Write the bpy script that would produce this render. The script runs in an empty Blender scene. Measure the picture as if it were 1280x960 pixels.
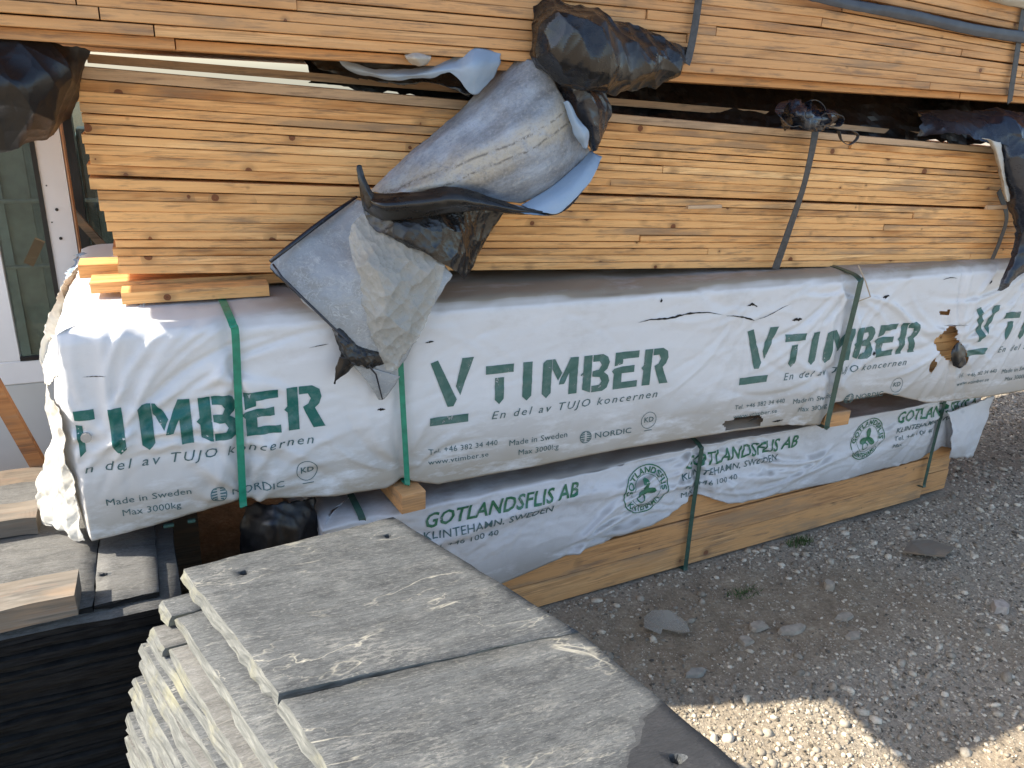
import bpy, bmesh, math, random
import numpy as np
from math import radians, sin, cos, pi
from mathutils import Vector, Matrix
random.seed(7); RNG = np.random.default_rng(11)
S = bpy.context.scene
COL = S.collection

# ------------------------------------------------------------------ camera, light, exposure
CAM = Vector((0.0, -1.65, 1.39)); PITCH, ROLL, YAW, FPX = 20.8, 2.4, 24.0, 1000.0
_p, _r, _y = radians(PITCH), radians(ROLL), radians(YAW)
FW = Vector((sin(_y)*cos(_p), cos(_y)*cos(_p), -sin(_p)))
_rt = Vector((cos(_y), -sin(_y), 0)); _up = _rt.cross(FW)
RT = _rt*cos(_r) + _up*sin(_r); UP = _up*cos(_r) - _rt*sin(_r)
cd = bpy.data.cameras.new('camera'); cam = bpy.data.objects.new('camera', cd); COL.objects.link(cam)
M = Matrix((RT, UP, -FW)).transposed().to_4x4(); M.translation = CAM; cam.matrix_world = M
cd.sensor_width = 36; cd.lens = FPX/1280*36; cd.clip_start = 0.02; cd.clip_end = 500
S.camera = cam

SUN_EL, SUN_AZ = radians(42), radians(16.5)      # sun stands to the left (-x), a little behind the stack (+y)
to_sun = Vector((-cos(SUN_EL)*cos(SUN_AZ), cos(SUN_EL)*sin(SUN_AZ), sin(SUN_EL)))
w = bpy.data.worlds.new('World'); S.world = w; w.use_nodes = True
nt = w.node_tree; bg = nt.nodes['Background']
sky = nt.nodes.new('ShaderNodeTexSky'); sky.sky_type = 'NISHITA'; sky.sun_disc = False
sky.sun_elevation = SUN_EL; sky.sun_rotation = math.atan2(to_sun.x, to_sun.y)
sky.air_density = 1.0; sky.dust_density = 1.5; sky.ozone_density = 1.0
nt.links.new(sky.outputs[0], bg.inputs[0]); bg.inputs[1].default_value = 0.15
sd = bpy.data.lights.new('sun', 'SUN'); sd.energy = 5.0; sd.angle = radians(0.5); sd.color = (1, .93, .82)
sun = bpy.data.objects.new('sun', sd); COL.objects.link(sun)
sun.rotation_euler = to_sun.to_track_quat('Z', 'Y').to_euler(); sun.location = to_sun*20
S.view_settings.view_transform = 'Standard'; S.view_settings.look = 'None'
S.view_settings.gamma = 1; S.view_settings.exposure = 1.3

# ------------------------------------------------------------------ small maths
def at(px, py, y):
    """world point on the vertical plane Y = y seen at photograph pixel (px, py)"""
    r = FW + RT*((px-640)/FPX) - UP*((py-480)/FPX)
    return CAM + r*((y-CAM.y)/r.y)
def atz(px, py, z):
    r = FW + RT*((px-640)/FPX) - UP*((py-480)/FPX)
    return CAM + r*((z-CAM.z)/r.z)

def _hash(ix, iy, iz, s):
    h = (ix*374761393 + iy*668265263 + iz*1274126177 + s*974634777) & 0xffffffff
    h = ((h ^ (h >> 13))*1274126177) & 0xffffffff
    return ((h ^ (h >> 16)) & 0xffff)/65535.0
def vn(p, s=0):
    """value noise -1..1 on an (n,3) array"""
    p = np.asarray(p, float); i = np.floor(p).astype(np.int64); f = p-i; f = f*f*(3-2*f)
    r = 0
    for a in (0, 1):
        for b in (0, 1):
            for c in (0, 1):
                wt = (f[:, 0] if a else 1-f[:, 0])*(f[:, 1] if b else 1-f[:, 1])*(f[:, 2] if c else 1-f[:, 2])
                r = r + wt*_hash(i[:, 0]+a, i[:, 1]+b, i[:, 2]+c, s)
    return r*2-1
def fbm(p, s=0, o=3):
    r = 0; a = 1; p = np.asarray(p, float)
    for k in range(o):
        r = r + a*vn(p, s+k*17); p = p*2.03; a *= .5
    return r
def crumple(p, freq, seed, n=6):
    """straight creases and flat facets, as in folded film"""
    rs = np.random.default_rng(seed); p = np.asarray(p, float)
    wq = np.stack([vn(p*freq*.5, seed+1), vn(p*freq*.5, seed+2), vn(p*freq*.5, seed+3)], 1)*.22/freq
    q = p+wq; r = 0
    for k in range(n):
        d = rs.normal(size=3); d /= np.linalg.norm(d); fr = freq*rs.uniform(.5, 1.6)
        t = (q@d)*fr+rs.uniform(); r = r + (np.abs((t % 1)*2-1)-.5)/(.6+fr/freq)
    return r/n*2

def plates(p, freq, seed):
    """crisp ridges between shallow plates, stretched one way, as in crushed film"""
    rs = np.random.default_rng(seed+100); Q = np.linalg.qr(rs.normal(size=(3, 3)))[0]*np.array([1.3, .75, .5])
    q = (np.asarray(p, float)@Q)*freq+rs.uniform(0, 9, 3); i = np.floor(q).astype(np.int64); f1 = np.full(len(q), 9.); tl = np.zeros(len(q))
    for a in (-1, 0, 1):
        for b in (-1, 0, 1):
            for c in (-1, 0, 1):
                j = i+np.array([a, b, c]); st = j+np.stack([_hash(j[:, 0], j[:, 1], j[:, 2], seed+k) for k in (1, 2, 3)], 1)
                d = ((q-st)**2).sum(1)-.35*_hash(j[:, 0], j[:, 1], j[:, 2], seed+4); m = d < f1; f1[m] = d[m]
    return np.clip(f1, -.4, 1.2)-.15
# ------------------------------------------------------------------ object helpers
def mesh_of(name, V, F, mats=(), smooth=False, mi=None):
    me = bpy.data.meshes.new(name); me.from_pydata([tuple(map(float, v)) for v in V], [], F)
    for m in mats: me.materials.append(m)
    if mi is not None: me.polygons.foreach_set('material_index', mi)
    if smooth: me.polygons.foreach_set('use_smooth', [True]*len(me.polygons))
    me.update(); return me
def put(name, me, parent=None):
    o = bpy.data.objects.new(name, me); COL.objects.link(o)
    if parent is not None:
        o.parent = parent
        if parent.type == 'EMPTY': o.matrix_parent_inverse = Matrix.Translation(-Vector(parent['_base']))
    return o
def part(name, V, F, mat, parent, smooth=False, mi=None, label=None):
    o = put(name, mesh_of(name, V, F, mat if isinstance(mat, (list, tuple)) else [mat], smooth, mi), parent)
    o['_base'] = parent['_base'] if parent is not None and '_base' in parent else (0, 0, 0)
    if label: o['label'] = label
    return o
def tag(o, label, cat, group=None, kind=None):
    if label: o['label'] = label
    if cat: o['category'] = cat
    if group: o['group'] = group
    if kind: o['kind'] = kind
    elif label: o['kind'] = 'thing'
    return o
def thing(name, label, cat, loc, group=None):
    o = bpy.data.objects.new(name, None); COL.objects.link(o); o.location = loc
    o.empty_display_size = .05; o['_base'] = tuple(loc)
    return tag(o, label, cat, group)
def single(name, V, F, mat, label, cat, group=None, smooth=False, mi=None, kind=None):
    """one-mesh thing whose origin sits at its base"""
    V = np.array([tuple(v) for v in V], float); b = np.array([V[:, 0].mean(), V[:, 1].mean(), V[:, 2].min()])
    o = put(name, mesh_of(name, V-b, F, mat if isinstance(mat, (list, tuple)) else [mat], smooth, mi))
    o.location = b
    return tag(o, label, cat, group, kind)

def boxvf(x0, x1, y0, y1, z0, z1, c=.0015):
    """box with chamfered long edges (along x)"""
    sec = [(y0+c, z0), (y1-c, z0), (y1, z0+c), (y1, z1-c), (y1-c, z1), (y0+c, z1), (y0, z1-c), (y0, z0+c)]
    V = [(x0, a, b) for a, b in sec]+[(x1, a, b) for a, b in sec]
    F = [(i, i+8, (i+1) % 8+8, (i+1) % 8) for i in range(8)]+[tuple(range(8)), tuple(range(15, 7, -1))]
    return V, F
def merge(lst):
    V = []; F = []
    for v, f in lst:
        n = len(V); V += list(v); F += [tuple(i+n for i in q) for q in f]
    return V, F
def tube(pts, rad, n=8, closed=False):
    pts = [Vector(p) for p in pts]; V = []; F = []; m = len(pts); ref = Vector((.3, 1, .2)).normalized()
    for i, p in enumerate(pts):
        t = (pts[min(i+1, m-1)]-pts[max(i-1, 0)]).normalized(); a = t.cross(ref).normalized(); b = t.cross(a)
        r = rad[i] if isinstance(rad, (list, tuple)) else rad
        V += [p+a*r*cos(2*pi*k/n)+b*r*sin(2*pi*k/n) for k in range(n)]
    for i in range(m-1):
        F += [(i*n+k, i*n+(k+1) % n, (i+1)*n+(k+1) % n, (i+1)*n+k) for k in range(n)]
    F += [tuple(range(n))[::-1], tuple((m-1)*n+k for k in range(n))]
    return V, F
def catmull(P, t):
    """P (n,3); t array in 0..1"""
    P = np.asarray(P, float); n = len(P)-1
    Q = np.vstack([2*P[0]-P[1], P, 2*P[-1]-P[-2]])
    u = np.clip(t, 0, 1)*n; k = np.minimum(u.astype(int), n-1); f = (u-k)[:, None]
    a, b, c, d = Q[k], Q[k+1], Q[k+2], Q[k+3]
    return .5*(2*b+(c-a)*f+(2*a-5*b+4*c-d)*f*f+(3*b-a-3*c+d)*f**3)
def band(pts, width, thick, normal=(0, -1, 0), steps=8, twist=None):
    """flat strap along a path: width across, 'normal' the outer side (twist: one angle per control point)"""
    P = catmull([tuple(p) for p in pts], np.linspace(0, 1, (len(pts)-1)*steps+1)); m = len(P); V = []; F = []
    N0 = Vector(normal) if isinstance(normal[0], (int, float)) else None
    for i in range(m):
        t = Vector(P[min(i+1, m-1)]-P[max(i-1, 0)]).normalized()
        if N0: nn = N0
        else:
            u = i/(m-1)*(len(normal)-1); k = min(int(u), len(normal)-2); nn = Vector(normal[k]).lerp(Vector(normal[k+1]), u-k)
        s = t.cross(nn).normalized(); nn = s.cross(t).normalized(); p = Vector(P[i])
        if twist:
            a = np.interp(i/(m-1), np.linspace(0, 1, len(twist)), twist); s, nn = s*cos(a)+nn*sin(a), nn*cos(a)-s*sin(a)
        h = width/2
        V += [p+s*h, p+s*h+nn*thick, p-s*h+nn*thick, p-s*h]
    for i in range(m-1):
        F += [(i*4+k, i*4+(k+1) % 4, i*4+4+(k+1) % 4, i*4+4+k) for k in range(4)]
    F += [(3, 2, 1, 0), (4*m-4, 4*m-3, 4*m-2, 4*m-1)]
    return V, F
def sheet(rows, nu=60, nv=50, cr=.004, freq=18, fine=.0, seed=1, thick=.0012, rag=.004, relief=None, nk=6):
    """grid of control points (px, py, y) -> thin two-sided film; returns V, F, material index"""
    C = np.array([[tuple(at(*p)) for p in r] for r in rows], float)
    tu = np.linspace(0, 1, nu); tv = np.linspace(0, 1, nv)
    R = np.stack([catmull(C[i], tu) for i in range(len(C))])
    G = np.stack([catmull(R[:, j], tv) for j in range(nu)], 1)          # nv, nu, 3
    du = np.gradient(G, axis=1); dv = np.gradient(G, axis=0); N = np.cross(du, dv); N /= np.linalg.norm(N, axis=2, keepdims=True)+1e-9
    if (N[..., 1].mean()) > 0: N = -N
    P = G.reshape(-1, 3); d = (plates(P, freq*.9, seed)+.45*plates(P, freq*2.0, seed+7))*cr*1.1 if nk == 3 else crumple(P, freq, seed, nk)*cr*1.6
    if fine and nk == 3: d = d+plates(P, freq*4.2, seed+11)*fine
    elif fine: d = d+crumple(P, freq*3.1, seed+5, max(3, nk-1))*fine*1.6
    if relief is not None: d = d+relief(P)
    G = G+N*d.reshape(nv, nu, 1)
    k = vn(P*90, seed+9).reshape(nv, nu, 1)*rag+vn(P*30, seed+19).reshape(nv, nu, 1)*rag
    du /= np.linalg.norm(du, axis=2, keepdims=True)+1e-9; dv /= np.linalg.norm(dv, axis=2, keepdims=True)+1e-9
    E = np.zeros((nv, nu, 1)); E[0], E[-1] = 1, 1; G = G+dv*k*E
    E = np.zeros((nv, nu, 1)); E[:, 0], E[:, -1] = 1, 1; G = G+du*k*E
    A = G.reshape(-1, 3); B = A-N.reshape(-1, 3)*thick; n = nu*nv
    V = np.vstack([A, B]); F = []; mi = []
    for j in range(nv-1):
        for i in range(nu-1):
            a = j*nu+i; F.append((a, a+1, a+nu+1, a+nu)); mi.append(0)
            F.append((n+a, n+a+nu, n+a+nu+1, n+a+1)); mi.append(1)
    bd = [i for i in range(nu)]+[j*nu+nu-1 for j in range(1, nv)]+[(nv-1)*nu+i for i in range(nu-2, -1, -1)]+[j*nu for j in range(nv-2, 0, -1)]
    for a, b in zip(bd, bd[1:]+bd[:1]): F.append((b, a, n+a, n+b)); mi.append(1)
    return V, F, mi

# ------------------------------------------------------------------ materials
class Mat:
    def __init__(s, name, rough=.6, spec=.4):
        s.m = bpy.data.materials.new(name); s.m.use_nodes = True; s.t = s.m.node_tree; s.b = s.t.nodes['Principled BSDF']
        s.set('Roughness', rough); s.set('Specular IOR Level', spec)
    def set(s, k, v):
        i = s.b.inputs[k]
        if hasattr(v, 'links') or hasattr(v, 'is_linked'): s.t.links.new(v, i)
        else: i.default_value = v if not isinstance(v, tuple) else (*v, 1)[:4]
    def n(s, t, **k):
        o = s.t.nodes.new(t)
        for a, b in k.items(): setattr(o, a, b)
        return o
    def L(s, a, b): s.t.links.new(a, b)
    def pos(s, scale=(1, 1, 1), rnd=0, kind='Position'):
        g = s.n('ShaderNodeNewGeometry') if kind == 'Position' else s.n('ShaderNodeTexCoord'); mp = s.n('ShaderNodeMapping')
        s.L(g.outputs['Position' if kind == 'Position' else 'Object'], mp.inputs[0]); mp.inputs['Scale'].default_value = scale
        if rnd:
            oi = s.n('ShaderNodeObjectInfo'); v = s.n('ShaderNodeVectorMath', operation='SCALE'); v.inputs[0].default_value = (17.3*rnd, 9.1*rnd, 23.7*rnd)
            s.L(oi.outputs['Random'], v.inputs['Scale']); s.L(v.outputs[0], mp.inputs['Location'])
        return mp.outputs[0]
    def noise(s, vec, scale=5, det=4, rough=.55, dist=0):
        o = s.n('ShaderNodeTexNoise'); s.L(vec, o.inputs['Vector'])
        o.inputs['Scale'].default_value = scale; o.inputs['Detail'].default_value = det; o.inputs['Roughness'].default_value = rough; o.inputs['Distortion'].default_value = dist
        return o.outputs['Fac']
    def vor(s, vec, scale=5, feature='F1'):
        o = s.n('ShaderNodeTexVoronoi', feature=feature); s.L(vec, o.inputs['Vector']); o.inputs['Scale'].default_value = scale; return o
    def ramp(s, fac, stops):
        o = s.n('ShaderNodeValToRGB'); s.L(fac, o.inputs[0]); e = o.color_ramp.elements
        while len(e) < len(stops): e.new(.5)
        for q, (p, c) in zip(e, stops):
            q.position = p; q.color = (*c, 1) if isinstance(c, tuple) else (c, c, c, 1)
        return o.outputs[0]
    def mix(s, f, a, b, mode='MIX'):
        o = s.n('ShaderNodeMix', data_type='RGBA', blend_type=mode)
        for v, i in ((f, 0), (a, 6), (b, 7)):
            if hasattr(v, 'is_linked'): s.L(v, o.inputs[i])
            else: o.inputs[i].default_value = v if i == 0 else (*v, 1)
        return o.outputs[2]
    def math(s, op, a, b=None):
        o = s.n('ShaderNodeMath', operation=op)
        for v, i in ((a, 0), (b, 1)):
            if v is None: continue
            if hasattr(v, 'is_linked'): s.L(v, o.inputs[i])
            else: o.inputs[i].default_value = v
        return o.outputs[0]
    def bump(s, h, st=.3, d=.01, prev=None):
        o = s.n('ShaderNodeBump'); s.L(h, o.inputs['Height']); o.inputs['Strength'].default_value = st; o.inputs['Distance'].default_value = d
        if prev: s.L(prev, o.inputs['Normal'])
        s.L(o.outputs[0], s.b.inputs['Normal']); return o.outputs[0]

def wood(name, light, dark, knot=(.10, .035, .012), knots=1.0, grey=0.0, rough=.62, rnd=1):
    m = Mat(name, rough, .3)
    v = m.pos((2.2, 30, 75), rnd, 'Object'); g = m.noise(v, 1.6, 5, .6, .6)
    c = m.ramp(g, [(.36, dark), (.5, tuple((a+b)/2 for a, b in zip(light, dark))), (.62, light)])
    fg = m.noise(m.pos((5, 60, 190), rnd*1.3, 'Object'), 1.5, 4, .7); c = m.mix(m.ramp(fg, [(.36, .55), (.50, 0)]), c, tuple(x*.55 for x in dark))
    oi = m.n('ShaderNodeObjectInfo')                                           # every board its own tone
    tone = m.ramp(m.math('FRACT', m.math('MULTIPLY', oi.outputs['Random'], 7.31)), [(0, (.56, .43, .31)), (.15, (1.0, .94, .84)), (.35, (.78, .64, .50)), (.55, (1.12, 1.08, 1.0)), (.75, (.90, .76, .60)), (1, (1.16, 1.18, 1.16))])
    c = m.mix(1, c, tone, 'MULTIPLY')
    blot = m.noise(m.pos((3, 6, 14), rnd*1.7, 'Object'), 1.3, 3)                # long reddish and pale passages
    c = m.mix(m.ramp(blot, [(.40, 0), (.58, .8)]), c, tuple(x*y for x, y in zip(light, (.86, .74, .60))))
    kv = m.pos((1, .04, 1), rnd*.9, 'Object'); wob = m.noise(m.pos((1, 1, 1), 0, 'Object'), 60, 2)
    vo = m.vor(kv, 20); dk = m.math('ADD', vo.outputs['Distance'], m.math('MULTIPLY', m.math('SUBTRACT', wob, .5), .10))
    sel = m.n('ShaderNodeSeparateColor'); m.L(vo.outputs['Color'], sel.inputs[0])
    on = m.math('LESS_THAN', sel.outputs[0], .27*knots)
    size = m.math('ADD', .04, m.math('MULTIPLY', m.math('POWER', sel.outputs[1], 1.6), .19))
    kk = m.math('MULTIPLY', on, m.math('LESS_THAN', dk, m.math('MULTIPLY', size, .8)))
    halo = m.math('MULTIPLY', on, m.ramp(m.math('DIVIDE', dk, size), [(.55, 1), (1.0, .55)][::1] if False else [(0, 1), (.999, .25)]))
    hl = m.math('MULTIPLY', on, m.ramp(m.math('DIVIDE', dk, m.math('MULTIPLY', size, 3)), [(.25, .8), (.8, 0)]))
    c = m.mix(m.math('MULTIPLY', hl, .9), c, tuple(x*.55 for x in dark))
    rings = m.math('SINE', m.math('MULTIPLY', dk, 110)); kc = m.mix(m.math('MULTIPLY_ADD', rings, .5) if False else m.math('ABSOLUTE', rings), knot, tuple(min(1, x*2.4) for x in knot))
    c = m.mix(kk, c, kc)
    st = m.noise(m.pos((5, 20, 60), rnd*2.3, 'Object'), 1.5, 5, .7)              # weather stain
    c = m.mix(m.ramp(st, [(.53, 0), (.66, .65)]), c, (.17, .10, .06))
    if grey: c = m.mix(m.ramp(m.noise(m.pos((4, 8, 8), rnd, 'Object'), 1.2, 5), [(.3, grey*.4), (.7, grey)]), c, (.20, .185, .16))
    m.set('Base Color', c)
    wg = m.noise(m.pos((1.4, 3, 9), rnd*3.1, 'Object'), 1.6, 5, .65); c = m.mix(m.ramp(wg, [(.54, 0), (.66, .7)]), c, (.30, .20, .12)); m.set('Base Color', c)
    saw = m.noise(m.pos((260, 40, 60), rnd, 'Object'), 1, 3)
    b = m.bump(g, .25, .002); m.bump(saw, .18, .0008, b)
    return m.m
M_BOARD = wood('pine_board', (.97, .615, .29), (.68, .36, .14), knots=2.0)
M_BOARD_UP = wood('weathered_pine_board', (.82, .50, .24), (.56, .30, .12), knots=1.2, grey=.16)
M_PALE = wood('pale_board', (.72, .55, .38), (.54, .38, .25), knots=.5, grey=.25)
M_BEAM = wood('spruce_beam', (.72, .42, .19), (.42, .22, .09), knots=1.2, grey=.15)
M_GREY = wood('grey_weathered_beam', (.19, .17, .145), (.055, .047, .038), knots=.25, grey=.35, rough=.85)
M_STAKE = wood('brown_stake', (.42, .22, .10), (.24, .11, .05), knots=.5)

def film(name, col, dirt, rough=.34, zlo=None, zhi=None, dirtamt=.5, transl=0.0, coat=0.0, bump=.25, fine=60, top_dirt_shade=False, scr=0):
    m = Mat(name, rough, .5)
    p = m.pos(); n1 = m.noise(p, 6, 6, .62); n2 = m.noise(m.pos((1, 1, 2.2)), 24, 5, .65)
    msk = m.ramp(m.math('ADD', m.math('MULTIPLY', n1, .62), m.math('MULTIPLY', n2, .38)), [(.46, 0), (.64, dirtamt)])
    if zlo is not None:
        g = m.n('ShaderNodeNewGeometry'); sp = m.n('ShaderNodeSeparateXYZ'); m.L(g.outputs['Position'], sp.inputs[0])
        mr = m.n('ShaderNodeMapRange'); m.L(m.math('ADD', sp.outputs[2], m.math('MULTIPLY', m.math('SUBTRACT', m.noise(m.pos((1, 1, 1)), 3.3, 4), .5), .16)), mr.inputs[0])
        mr.inputs[1].default_value = zlo; mr.inputs[2].default_value = zhi; mr.inputs[3].default_value = 1; mr.inputs[4].default_value = .10
        sm = m.math('MULTIPLY', m.ramp(m.noise(m.pos((.8, 1, 2.6)), 7, 7, .68), [(.34, .25), (.50, 1)]), mr.outputs[0]); msk = m.math('MAXIMUM', m.math('MULTIPLY', msk, .45), m.math('MULTIPLY', sm, .85))
    if top_dirt_shade:  # upward faces: dust and painted-in ledge shade, fading out towards the sunlit left end
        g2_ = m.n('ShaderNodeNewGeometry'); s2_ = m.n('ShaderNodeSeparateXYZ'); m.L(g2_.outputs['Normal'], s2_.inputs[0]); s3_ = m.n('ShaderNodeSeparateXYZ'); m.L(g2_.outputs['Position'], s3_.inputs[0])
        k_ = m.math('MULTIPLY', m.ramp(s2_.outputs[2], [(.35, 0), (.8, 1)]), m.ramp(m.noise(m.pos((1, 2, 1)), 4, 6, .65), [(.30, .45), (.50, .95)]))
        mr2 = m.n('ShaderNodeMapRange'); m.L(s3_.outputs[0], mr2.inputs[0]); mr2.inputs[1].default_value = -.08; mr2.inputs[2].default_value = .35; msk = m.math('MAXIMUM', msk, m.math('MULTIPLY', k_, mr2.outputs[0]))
    c = m.mix(m.ramp(n1, [(.3, 0), (.7, .25)]), col, tuple(x*.86 for x in col))
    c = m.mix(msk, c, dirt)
    if scr:
        for sc, wd in ((16, .010), (38, .016)):
            v_ = m.noise(m.pos((1, 1, 1)), sc, 6, .62, 1.4); d_ = m.math('ABSOLUTE', m.math('SUBTRACT', v_, .5))
            c = m.mix(m.math('MULTIPLY', m.ramp(d_, [(0, scr), (wd, 0)]), m.ramp(n2, [(.40, 0), (.55, 1)])), c, (.66, .66, .63))
        c = m.mix(m.ramp(m.noise(p, 150, 4, .7), [(.58, 0), (.70, scr*.4)]), c, (.12, .115, .10))
    m.set('Base Color', c)
    m.set('Roughness', m.ramp(msk, [(0, rough), (.6, min(.9, rough+.35))]))
    if coat: m.set('Coat Weight', coat); m.set('Coat Roughness', .15)
    b = m.bump(m.noise(p, fine, 5, .6, 1.0), bump, .003)
    if transl:
        tr = m.n('ShaderNodeBsdfTranslucent'); m.L(c, tr.inputs[0]); mx = m.n('ShaderNodeMixShader'); mx.inputs[0].default_value = transl
        m.L(m.b.outputs[0], mx.inputs[1]); m.L(tr.outputs[0], mx.inputs[2]); m.L(mx.outputs[0], m.t.nodes['Material Output'].inputs[0])
    return m.m
M_WRAP = film('white_wrap', (.74, .745, .75), (.33, .27, .19), .36, .47, .67, transl=.10, bump=.12, top_dirt_shade=True)
M_WRAP2 = film('white_wrap_lower', (.68, .685, .70), (.30, .27, .235), .46, .16, .26, dirtamt=.85, transl=.12, top_dirt_shade=True)
M_WRAPTORN = film('torn_wrap', (.62, .60, .54), (.45, .38, .27), .5, transl=.2)
M_GREYFILM = film('grey_tarp', (.28, .32, .385), (.40, .355, .275), .33, dirtamt=.95, bump=.5, fine=45)
def streaked():
    m = Mat('dusty_grey_tarp', .42, .45); v = m.pos(); ax = Vector((-.91, 0, -.41)); pr = Vector((-.41, 0, .91))
    def dot(d, off=0):
        n = m.n('ShaderNodeVectorMath', operation='DOT_PRODUCT'); m.L(v, n.inputs[0]); n.inputs[1].default_value = d; return m.math('SUBTRACT', n.outputs['Value'], off)
    c0 = at(640, 185, -.03); a, b = dot(ax, ax.dot(c0)), dot(pr, pr.dot(c0))
    cb = m.n('ShaderNodeCombineXYZ'); m.L(m.math('MULTIPLY', a, .22), cb.inputs[0]); m.L(b, cb.inputs[1]); m.L(dot(Vector((0, 1, 0))), cb.inputs[2])
    st = m.noise(cb.outputs[0], 22, 7, .68, .3); n2 = m.noise(v, 45, 6, .75); n3 = m.noise(v, 9, 4)
    c = m.ramp(m.math('ADD', m.math('MULTIPLY', st, .6), m.math('MULTIPLY', n3, .4)), [(.36, (.145, .150, .16)), (.5, (.26, .285, .32)), (.62, (.38, .43, .50))])
    band_ = m.math('ADD', m.math('ABSOLUTE', m.math('ADD', b, -.004)), m.math('MULTIPLY', m.math('SUBTRACT', n3, .5), .08))
    dm = m.math('MULTIPLY', m.ramp(band_, [(.010, 1), (.042, 0)]), m.ramp(n2, [(.36, .25), (.55, 1)]))
    c = m.mix(m.math('MULTIPLY', dm, .8), c, (.47, .41, .31))
    c = m.mix(m.math('MULTIPLY', m.ramp(st, [(.60, 0), (.72, .6)]), m.ramp(n2, [(.45, 0), (.55, 1)])), c, (.50, .46, .38))
    for off, sg in ((.012, 1), (-.014, 1)):
        ln = m.math('ABSOLUTE', m.math('ADD', m.math('ADD', b, off), m.math('MULTIPLY', m.math('SUBTRACT', n3, .5), .03)))
        c = m.mix(m.math('MULTIPLY', m.ramp(ln, [(0, .8), (.0022, 0)]), m.ramp(n2, [(.47, 0), (.52, 1)])), c, (.06, .055, .05))
    n5 = m.noise(v, 130, 5, .75); c = m.mix(m.ramp(n5, [(.52, 0), (.64, .4)]), c, (.46, .45, .42)); c = m.mix(m.ramp(n5, [(.34, .35), (.46, 0)]), c, (.09, .09, .09))
    m.set('Base Color', c); m.set('Roughness', m.ramp(n2, [(.3, .28), (.6, .6)])); bb = m.bump(st, .6, .008); m.bump(n2, .6, .004, bb); return m.m
M_ROLL = streaked()
M_FLAP = film('grey_flap', (.31, .325, .335), (.235, .22, .185), .22, scr=.45, dirtamt=.8, bump=.5, fine=55)
M_BLUE = film('blue_grey_film', (.27, .36, .47), (.36, .42, .48), .28, dirtamt=.4)
M_BLACK = film('black_film', (.009, .009, .010), (.055, .050, .040), .21, dirtamt=.4, coat=.1, bump=.10, fine=60)
M_BLACKC = film('clean_black_film', (.005, .005, .006), (.015, .015, .014), .35, dirtamt=.4)
M_NAVY = film('dark_blue_black_film', (.012, .015, .024), (.05, .052, .056), .2, dirtamt=.4, coat=.1, bump=.10)
M_CLEAR = film('cloudy_film', (.56, .55, .50), (.46, .42, .34), .12, scr=.6, transl=.3, dirtamt=.4, bump=.3)
# the loose film lets light and what lies behind it through
_t = M_CLEAR.node_tree; _o = _t.nodes['Material Output']; _src = _o.inputs[0].links[0].from_socket
_tp = _t.nodes.new('ShaderNodeBsdfTransparent'); _mx = _t.nodes.new('ShaderNodeMixShader'); _mx.inputs[0].default_value = .5
_t.links.new(_src, _mx.inputs[1]); _t.links.new(_tp.outputs[0], _mx.inputs[2]); _t.links.new(_mx.outputs[0], _o.inputs[0])

def plain(name, col, rough=.5, spec=.4, var=.2, scale=30, bump=.1, metal=0):
    m = Mat(name, rough, spec); n = m.noise(m.pos(), scale, 4)
    m.set('Base Color', m.mix(m.ramp(n, [(.3, 0), (.7, 1)]), tuple(x*(1-var) for x in col), tuple(min(1, x*(1+var)) for x in col)))
    m.set('Metallic', metal); m.bump(n, bump, .002); return m.m
M_GREEN = plain('green_strap', (.015, .20, .12), .35, .5, .25, 60)
M_DKGREEN = plain('dark_green_strap', (.035, .075, .055), .4, .4, .3, 60)
M_GSTRAP = plain('grey_strap', (.050, .050, .052), .5, .4, .35, 90)
M_TEAR = plain('dark_tear', (.02, .017, .015), .7, .2)
M_PVC = plain('white_door_frame', (.72, .74, .76), .35, .4, .06, 5, .05)
M_PANEL = plain('pale_door_panel', (.52, .54, .53), .4, .4, .08, 3, .05)
M_JAMB = plain('black_jamb', (.012, .012, .013), .4)
M_EARTH = plain('brown_earth', (.12, .09, .06), .95, .1, .5, 40, .9)

def ink(name, col, wear=.62):
    m = Mat(name, .42, .4); n = m.noise(m.pos((1, 1, 1)), 34, 6, .7); c = m.mix(m.ramp(n, [(.45, 0), (.75, .35)]), col, (.30, .34, .32))
    m.set('Base Color', c); tp = m.n('ShaderNodeBsdfTransparent'); mx = m.n('ShaderNodeMixShader')
    m.L(m.ramp(n, [(wear, 0), (wear+.06, .9)]), mx.inputs[0]); m.L(m.b.outputs[0], mx.inputs[1]); m.L(tp.outputs[0], mx.inputs[2]); m.L(mx.outputs[0], m.t.nodes['Material Output'].inputs[0])
    return m.m
M_INK = ink('green_print', (.010, .115, .095)); M_INKFADE = ink('faded_green_print', (.045, .125, .105), .60)
M_INKSM = ink('small_green_print', (.045, .10, .10), .64); M_INKLOW = ink('leaf_green_print', (.02, .13, .06), .60)

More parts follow.
